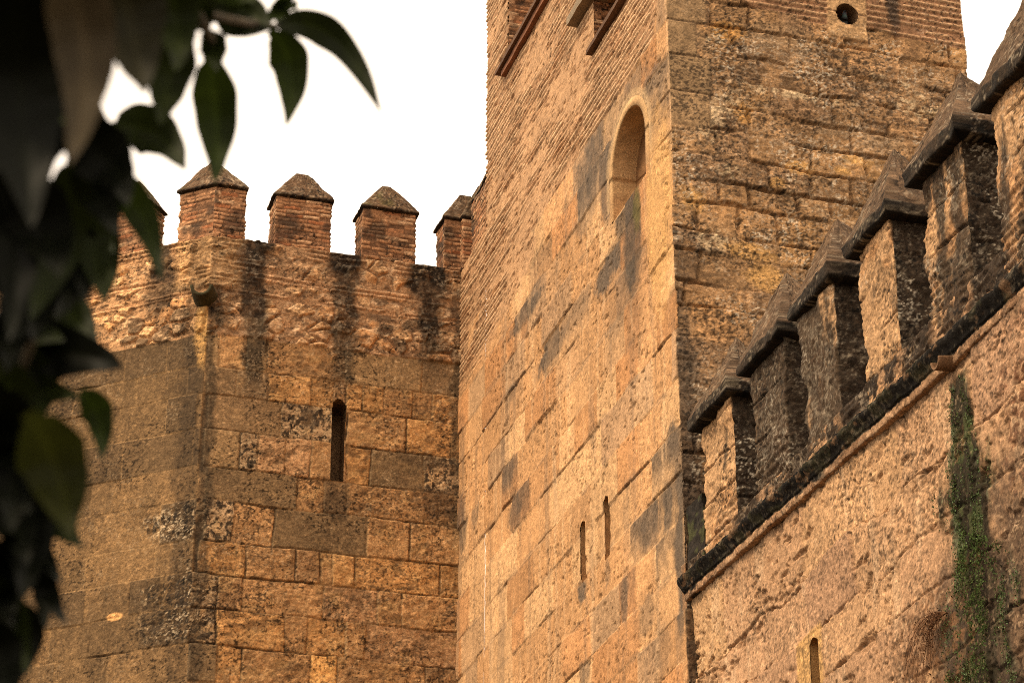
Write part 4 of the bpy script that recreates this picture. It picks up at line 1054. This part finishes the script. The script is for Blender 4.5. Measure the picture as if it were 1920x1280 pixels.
# ================================================================ PIGEON IN THE HOLE
def pigeon():
    o = np.array([HOLE[0], YT, HOLE[1]])
    # rings along the bird from tail tip to beak root: (y, z, half width, half height)
    rings = [(.34, -.075, .018, .006), (.28, -.07, .026, .009), (.22, -.06, .036, .022), (.17, -.05, .052, .045), (.11, -.038, .062, .062), (.06, -.03, .064, .070), (.02, -.015, .058, .068), (-.012, .01, .046, .055),
             (-.022, .035, .034, .036), (-.024, .055, .029, .028), (-.028, .072, .028, .026), (-.036, .085, .025, .022), (-.050, .088, .018, .015), (-.060, .084, .008, .007), (-.072, .079, .005, .004), (-.082, .074, .001, .001)]
    V = []
    for j, (y, z, a, b) in enumerate(rings):
        p = np.array([y, z]); q0 = np.array(rings[max(j - 1, 0)][:2]); q1 = np.array(rings[min(j + 1, len(rings) - 1)][:2])
        t = (q1 - q0) / np.linalg.norm(q1 - q0); nrm = np.array([-t[1], t[0]])
        if nrm[1] < 0 and j < 7: nrm = -nrm
        for k in range(20):
            g = 2 * math.pi * k / 20
            V.append([o[0] + .01 + a * math.cos(g), o[1] + .10 + y + nrm[0] * b * math.sin(g), o[2] + z + nrm[1] * b * math.sin(g)])
    V = np.array(V)
    c = np.tile(C3(.045, .05, .058), (len(V), 1)); zz = V[:, 2] - o[2]
    c[(zz > .0) & (zz < .045)] = (.03, .055, .045); c[zz < -.05] = (.07, .06, .07)
    c[-60:] = (.03, .028, .026)
    c = c * (.8 + .4 * fbm(V[:, 0] * 60, V[:, 2] * 60, 2, 50))[:, None]
    b = link("pigeon", raw_mesh("pigeon", V, grid_faces(len(rings), 20, True), c), None, M_BIRD)
    b["label"] = "dark grey pigeon sitting inside the round hole near the top of the tower"; b["category"] = "bird"
    for sx in (-1, 1):
        # wing folded along the flank
        Vw = []
        for t in np.linspace(0, 1, 10):
            wd = .055 * math.sin(math.pi * min(1, t * .85 + .12)) ** .7
            for s in np.linspace(-1, 1, 7):
                Vw.append([o[0] + .01 + sx * (.064 + .006 * (1 - s * s) - .035 * t * t), o[1] + .10 + .03 + .25 * t, o[2] - .03 - .04 * t + wd * s])
        Vw = np.array(Vw)
        cw = np.tile(C3(.075, .08, .09), (len(Vw), 1)); cw[(np.arange(len(Vw)) // 7) % 4 == 2] = (.02, .02, .024)
        link("wing", raw_mesh("wing", Vw, grid_faces(10, 7), cw), b, M_BIRD)
        ev = []
        for i in range(7):
            for k in range(8):
                p_, g = math.pi * i / 6, 2 * math.pi * k / 8
                ev.append([o[0] + .01 + sx * .025 + .005 * math.sin(p_) * math.cos(g), o[1] + .066 + .005 * math.sin(p_) * math.sin(g), o[2] + .082 + .005 * math.cos(p_)])
        link("eye", raw_mesh("eye", ev, grid_faces(7, 8, True), np.tile(C3(.35, .09, .02), (56, 1))), b, M_BIRD)
M_BIRD = masonry_mat("feathers", .55, .25, .1)
pigeon()

# ================================================================ MOSS AND DRY PLANT ON THE NEAR WALL
def leaf_cloud(name, cent, nrm_mean, size, cols, seed, spread=.8, mat=None, long=1.6):
    rng = np.random.default_rng(seed); n = len(cent)
    d = np.array(nrm_mean)[None] + rng.normal(0, spread, (n, 3)); d /= np.linalg.norm(d, axis=1)[:, None]
    t = np.array([0, 0, -1.])[None] + rng.normal(0, .6, (n, 3)); t -= d * (t * d).sum(1)[:, None]; t /= np.linalg.norm(t, axis=1)[:, None]
    b = np.cross(d, t); s = size * rng.uniform(.5, 1.4, n)[:, None]
    bend = d * s * .12
    V = np.stack([cent - t * s * long * .5, cent - t * s * long * .18 + b * s * .42 + bend, cent + t * s * long * .2 + b * s * .36 + bend, cent + t * s * long * .5 - bend,
                  cent + t * s * long * .2 - b * s * .36 + bend, cent - t * s * long * .18 - b * s * .42 + bend], 1)
    c = np.asarray(cols)[rng.integers(0, len(cols), n)] * rng.uniform(.6, 1.35, n)[:, None]
    i6 = np.arange(n)[:, None] * 6
    f = np.vstack([i6 + np.array([0, 1, 2, 3]), i6 + np.array([0, 3, 4, 5])])
    me = raw_mesh(name, V.reshape(-1, 3), f, np.repeat(c, 6, 0), False)
    return link(name, me, None, mat)
M_MOSS = masonry_mat("moss_leaves", .9, .4, .1)
rng = np.random.default_rng(7)
def moss():
    P, n = [], 9500
    z = 7.5 + 3.42 * rng.random(n * 4)
    y = 16.9 + 1.6 * rng.random(n * 4)
    cx = 17.68 + .03 * (10.9 - z) + .1 * (vn(z * 1.3, z * 0, 641) - .5)
    w = (.19 + .14 * np.clip(10.9 - z, 0, 3)) * (.65 + .7 * vn(z * 1.9, z * 0, 654))
    e = np.abs(y - cx) / w
    dens = ss(1.15, .6, e + 1.5 * (fbm(y * 9, z * 2.6, 4, 643, .6) - .5)) * ss(.50, .60, fbm(y * 15, z * 2.4, 3, 83, .62) + .20 * ss(.35, .75, e) - .09)
    keep = rng.random(len(z)) < dens
    y, z = y[keep][:n], z[keep][:n]
    out = np.abs(rng.normal(0, 1, len(y))) * .018 + .03 * ss(.45, .65, fbm(y * 5, z * 4, 3, 85)) 
    P = np.column_stack([XD - .02 - out, y, z])
    o = leaf_cloud("moss", P, (-1, -.2, .4), .0105, [(.03, .05, .010), (.05, .08, .018), (.12, .17, .08), (.016, .026, .006), (.06, .065, .014), (.09, .13, .05)], 8, .7, M_MOSS)
    sv, sf, off, tips = [], [], 0, []
    r = random.Random(12)
    for k in range(40):
        zt = r.choice([9.5, 9.25, 9.0, 8.8, 8.6, 8.4]) + r.uniform(-.2, .2); yt = 17.55 + .045 * (10.9 - zt) + r.gauss(0, .2)
        L = r.uniform(.15, .5); a = r.uniform(-.35, .35); pts = []
        for t in np.linspace(0, 1, 8): pts.append((XD - .03 - .05 * math.sin(2.2 * t) - .02 * r.random(), yt + a * L * t + .03 * math.sin(5 * t + k), zt + .08 * t - L * t * t))
        v, f = tube_verts(pts, [.004 * (1 - .6 * t) for t in np.linspace(0, 1, 8)], 4)
        sv.append(v); sf.append(f + off); off += len(v)
        for p in pts[1:]:
            for q in range(7): tips.append(np.array(p) + np.array([r.gauss(0, .012), r.gauss(0, .02), r.gauss(0, .02)]))
    st = link("stem", raw_mesh("stem", np.vstack(sv), np.vstack(sf), np.tile(C3(.05, .045, .015), (off, 1))), None, M_MOSS)
    fr = leaf_cloud("frond", np.array(tips), (-1, -.2, .2), .012, [(.05, .085, .018), (.08, .12, .035), (.04, .06, .012)], 31, .8, M_MOSS, 1.8)
    st.parent = o; fr.parent = o
    o["label"] = "green moss hanging down the damp wall below the clay water spout"; o["category"] = "moss"; o["kind"] = "stuff"
moss()
def dry_plant():
    root = np.array([XD - .06, 18.13, 8.98])
    Vs, Fs, off = [], [], 0; tips = []
    r = random.Random(4)
    for k in range(30):
        a = r.uniform(-.1, 1.0)                 # away along the wall and drooping
        L = r.uniform(.35, .95)
        pts = []
        dy = math.cos(a) * L; dz = -math.sin(a) * L * .55
        for t in np.linspace(0, 1, 9):
            pts.append(root + np.array([-.05 * math.sin(math.pi * t) - .02 * r.random(), dy * t, .16 * math.sin(math.pi * t * .8) * L + dz * t - .25 * t * t * L]))
        v, f = tube_verts(pts, [.0035 * (1 - .6 * t) for t in np.linspace(0, 1, 9)], 4)
        Vs.append(v); Fs.append(f + off); off += len(v)
        for t in range(2, 9):
            for q in range(3): tips.append(pts[t] + np.array([r.gauss(0, .02), r.gauss(0, .03), r.gauss(0, .03)]))
    V = np.vstack(Vs); c = np.tile(C3(.12, .055, .025), (len(V), 1))
    p = link("dry_plant", raw_mesh("dry_plant", V, np.vstack(Fs), c), None, M_MOSS)
    p["label"] = "dry brown trailing plant rooted in the wall left of the moss"; p["category"] = "plant"
    f = leaf_cloud("dry_foliage", np.array(tips), (-1, 0, .3), .013, [(.14, .06, .025), (.09, .04, .02), (.22, .11, .05)], 9, 1.0, M_MOSS, 1.3)
    f.parent = p
dry_plant()

# ================================================================ ORANGE TREE IN THE FOREGROUND
tree = empty("orange_tree", "blurred dark orange tree branch with long glossy leaves hanging in the foreground", "tree", (-1.15, 1.2, 0))
M_BARK = plain_mat("bark", (.035, .028, .018), (.08, .06, .035), 30., .9)
LC = {'d': ((.014, .020, .003), .15), 'm': ((.020, .031, .004), .3), 'k': ((.003, .004, .001), .05), 'g': ((.058, .043, .023), .12), 'G': ((.022, .020, .009), .15), 'y': ((.024, .027, .004), .35)}  # leaf copies: backlit darkness and lit sheen put into the base colour
def leaf_mat(name, col, tr):
    m = plain_mat(name, col, tuple(1.5 * q for q in col), 40., .55, .10, .08, tr)
    nt = m.node_tree; cr = [n for n in nt.nodes if n.type == 'VALTORGB'][0]
    at = nt.nodes.new("ShaderNodeAttribute"); at.attribute_name = "Col"
    mu = nt.nodes.new("ShaderNodeMixRGB"); mu.blend_type = 'MULTIPLY'; mu.inputs[0].default_value = 1.
    tos = [l.to_socket for l in cr.outputs[0].links]
    nt.links.new(cr.outputs[0], mu.inputs[1]); nt.links.new(at.outputs["Color"], mu.inputs[2])
    for t in tos: nt.links.new(mu.outputs[0], t)
    return m
LM = {k: leaf_mat("leaf_green", a, t) for k, (a, t) in LC.items()}
def leaf(base, mid, tip, w, key, seed):
    B, M, T = (np.array(p, float) for p in (base, mid, tip))
    ctrl = 2 * M - .5 * (B + T)
    r = random.Random(seed)
    view = (B + T) / 2 - np.array(cam.location); view /= np.linalg.norm(view)
    V = []; nt, ns = 40, 15
    for i in range(nt):
        t = i / (nt - 1)
        p = (1 - t) ** 2 * B + 2 * t * (1 - t) * ctrl + t * t * T
        tg = 2 * (1 - t) * (ctrl - B) + 2 * t * (T - ctrl); tg /= np.linalg.norm(tg) + 1e-9
        sd = np.cross(tg, view); sd /= np.linalg.norm(sd) + 1e-9
        up = np.cross(sd, tg)
        wd = .5 * w * max(.02, math.sin(math.pi * min(1, t ** .8)) ** .75) * (1 - .25 * t)
        if i == nt - 1: wd = .0004
        if t < .06: wd = .004
        wd *= 1.2 * (1 + .035 * math.sin(17 * t + seed * 1.7))
        for s in np.linspace(-1, 1, ns):
            V.append(p + sd * wd * s + up * (-.25 * wd * abs(s) + .03 * w * math.sin(9 * t + seed) + .02 * w * abs(s) * math.sin(31 * t + 2 * seed + s)))
    V = np.array(V); ti = np.repeat(np.arange(nt), ns) / (nt - 1); si = np.tile(np.linspace(-1, 1, ns), nt)
    vein = .5 + .5 * np.cos((ti * 15 - np.abs(si) * 3.5) * 2 * math.pi)
    sh = .5 * (1 + .25 * vein + .9 * np.exp(-(si / .09) ** 2) + .35 * (vn(ti * 5 + seed, si * 2 + seed, 3) - .5))
    o = link("leaf", raw_mesh("leaf", V, grid_faces(nt, ns), np.repeat(sh[:, None], 3, 1)), tree, LM[key])
    return o
for i, (b, m, t, w, k) in enumerate(LEAVES): leaf(b, m, t, w, k, i)
def limbs():
    Vs, Fs, off = [], [], 0
    def add(pts, r0, r1, n=14):
        nonlocal off
        P = [np.array(p, float) for p in pts]; out = []
        for i in range(n):           # Catmull-Rom through the points
            t = i / (n - 1) * (len(P) - 1); k = min(int(t), len(P) - 2); f = t - k
            p0, p1, p2, p3 = P[max(k - 1, 0)], P[k], P[k + 1], P[min(k + 2, len(P) - 1)]
            out.append(.5 * ((2 * p1) + (p2 - p0) * f + (2 * p0 - 5 * p1 + 4 * p2 - p3) * f * f + (3 * p1 - p0 - 3 * p2 + p3) * f ** 3))
        v, fc = tube_verts(out, [r0 + (r1 - r0) * i / (n - 1) for i in range(n)], 8)
        Vs.append(v); Fs.append(fc + off); off += len(v)
    fork = (-1.05, 1.35, 1.5)
    add([(-1.15, 1.2, -.05), (-1.12, 1.24, .6), fork], .075, .05)
    add([fork, (-1.25, 1.0, 2.2), (-1.5, .8, 3.0)], .045, .02); add([fork, (-1.2, 1.9, 2.2), (-1.3, 2.4, 3.0)], .04, .015)
    hub1 = (-.62, 1.55, 2.36); hub2 = (-.66, 1.60, 2.15)
    add([fork, (-.9, 1.45, 2.0), hub1], .035, .014); add([fork, (-.85, 1.5, 1.9), hub2], .03, .012)
    for tw in TWIGS: add([hub1 if tw[0][2] > 2.3 else hub2] + list(tw), .008, .0025, 20)
    link("trunk", raw_mesh("trunk", np.vstack(Vs), np.vstack(Fs)), tree, M_BARK)
limbs()
def outer_crown():
    """the rest of the crown, out to the left of the picture"""
    g = np.random.default_rng(3); P = []
    for c, r_, n in (((-1.35, .9, 3.0), .45, 420), ((-1.3, 2.3, 2.9), .42, 420), ((-1.35, 1.5, 2.4), .35, 260), ((-1.7, 1.4, 2.9), .4, 300)):
        d = g.normal(0, 1, (n, 3)); d /= np.linalg.norm(d, axis=1)[:, None]
        P.append(np.array(c) + d * r_ * g.random((n, 1)) ** .4)
    o = leaf_cloud("crown", np.vstack(P), (0, 0, 1), .04, [(.02, .03, .006), (.03, .05, .01), (.012, .018, .004)], 5, .7, M_MOSS, 2.4)
    o.parent = tree; bpy.context.view_layer.update(); o.matrix_parent_inverse = tree.matrix_world.inverted()
    o["kind"] = "stuff"
outer_crown()
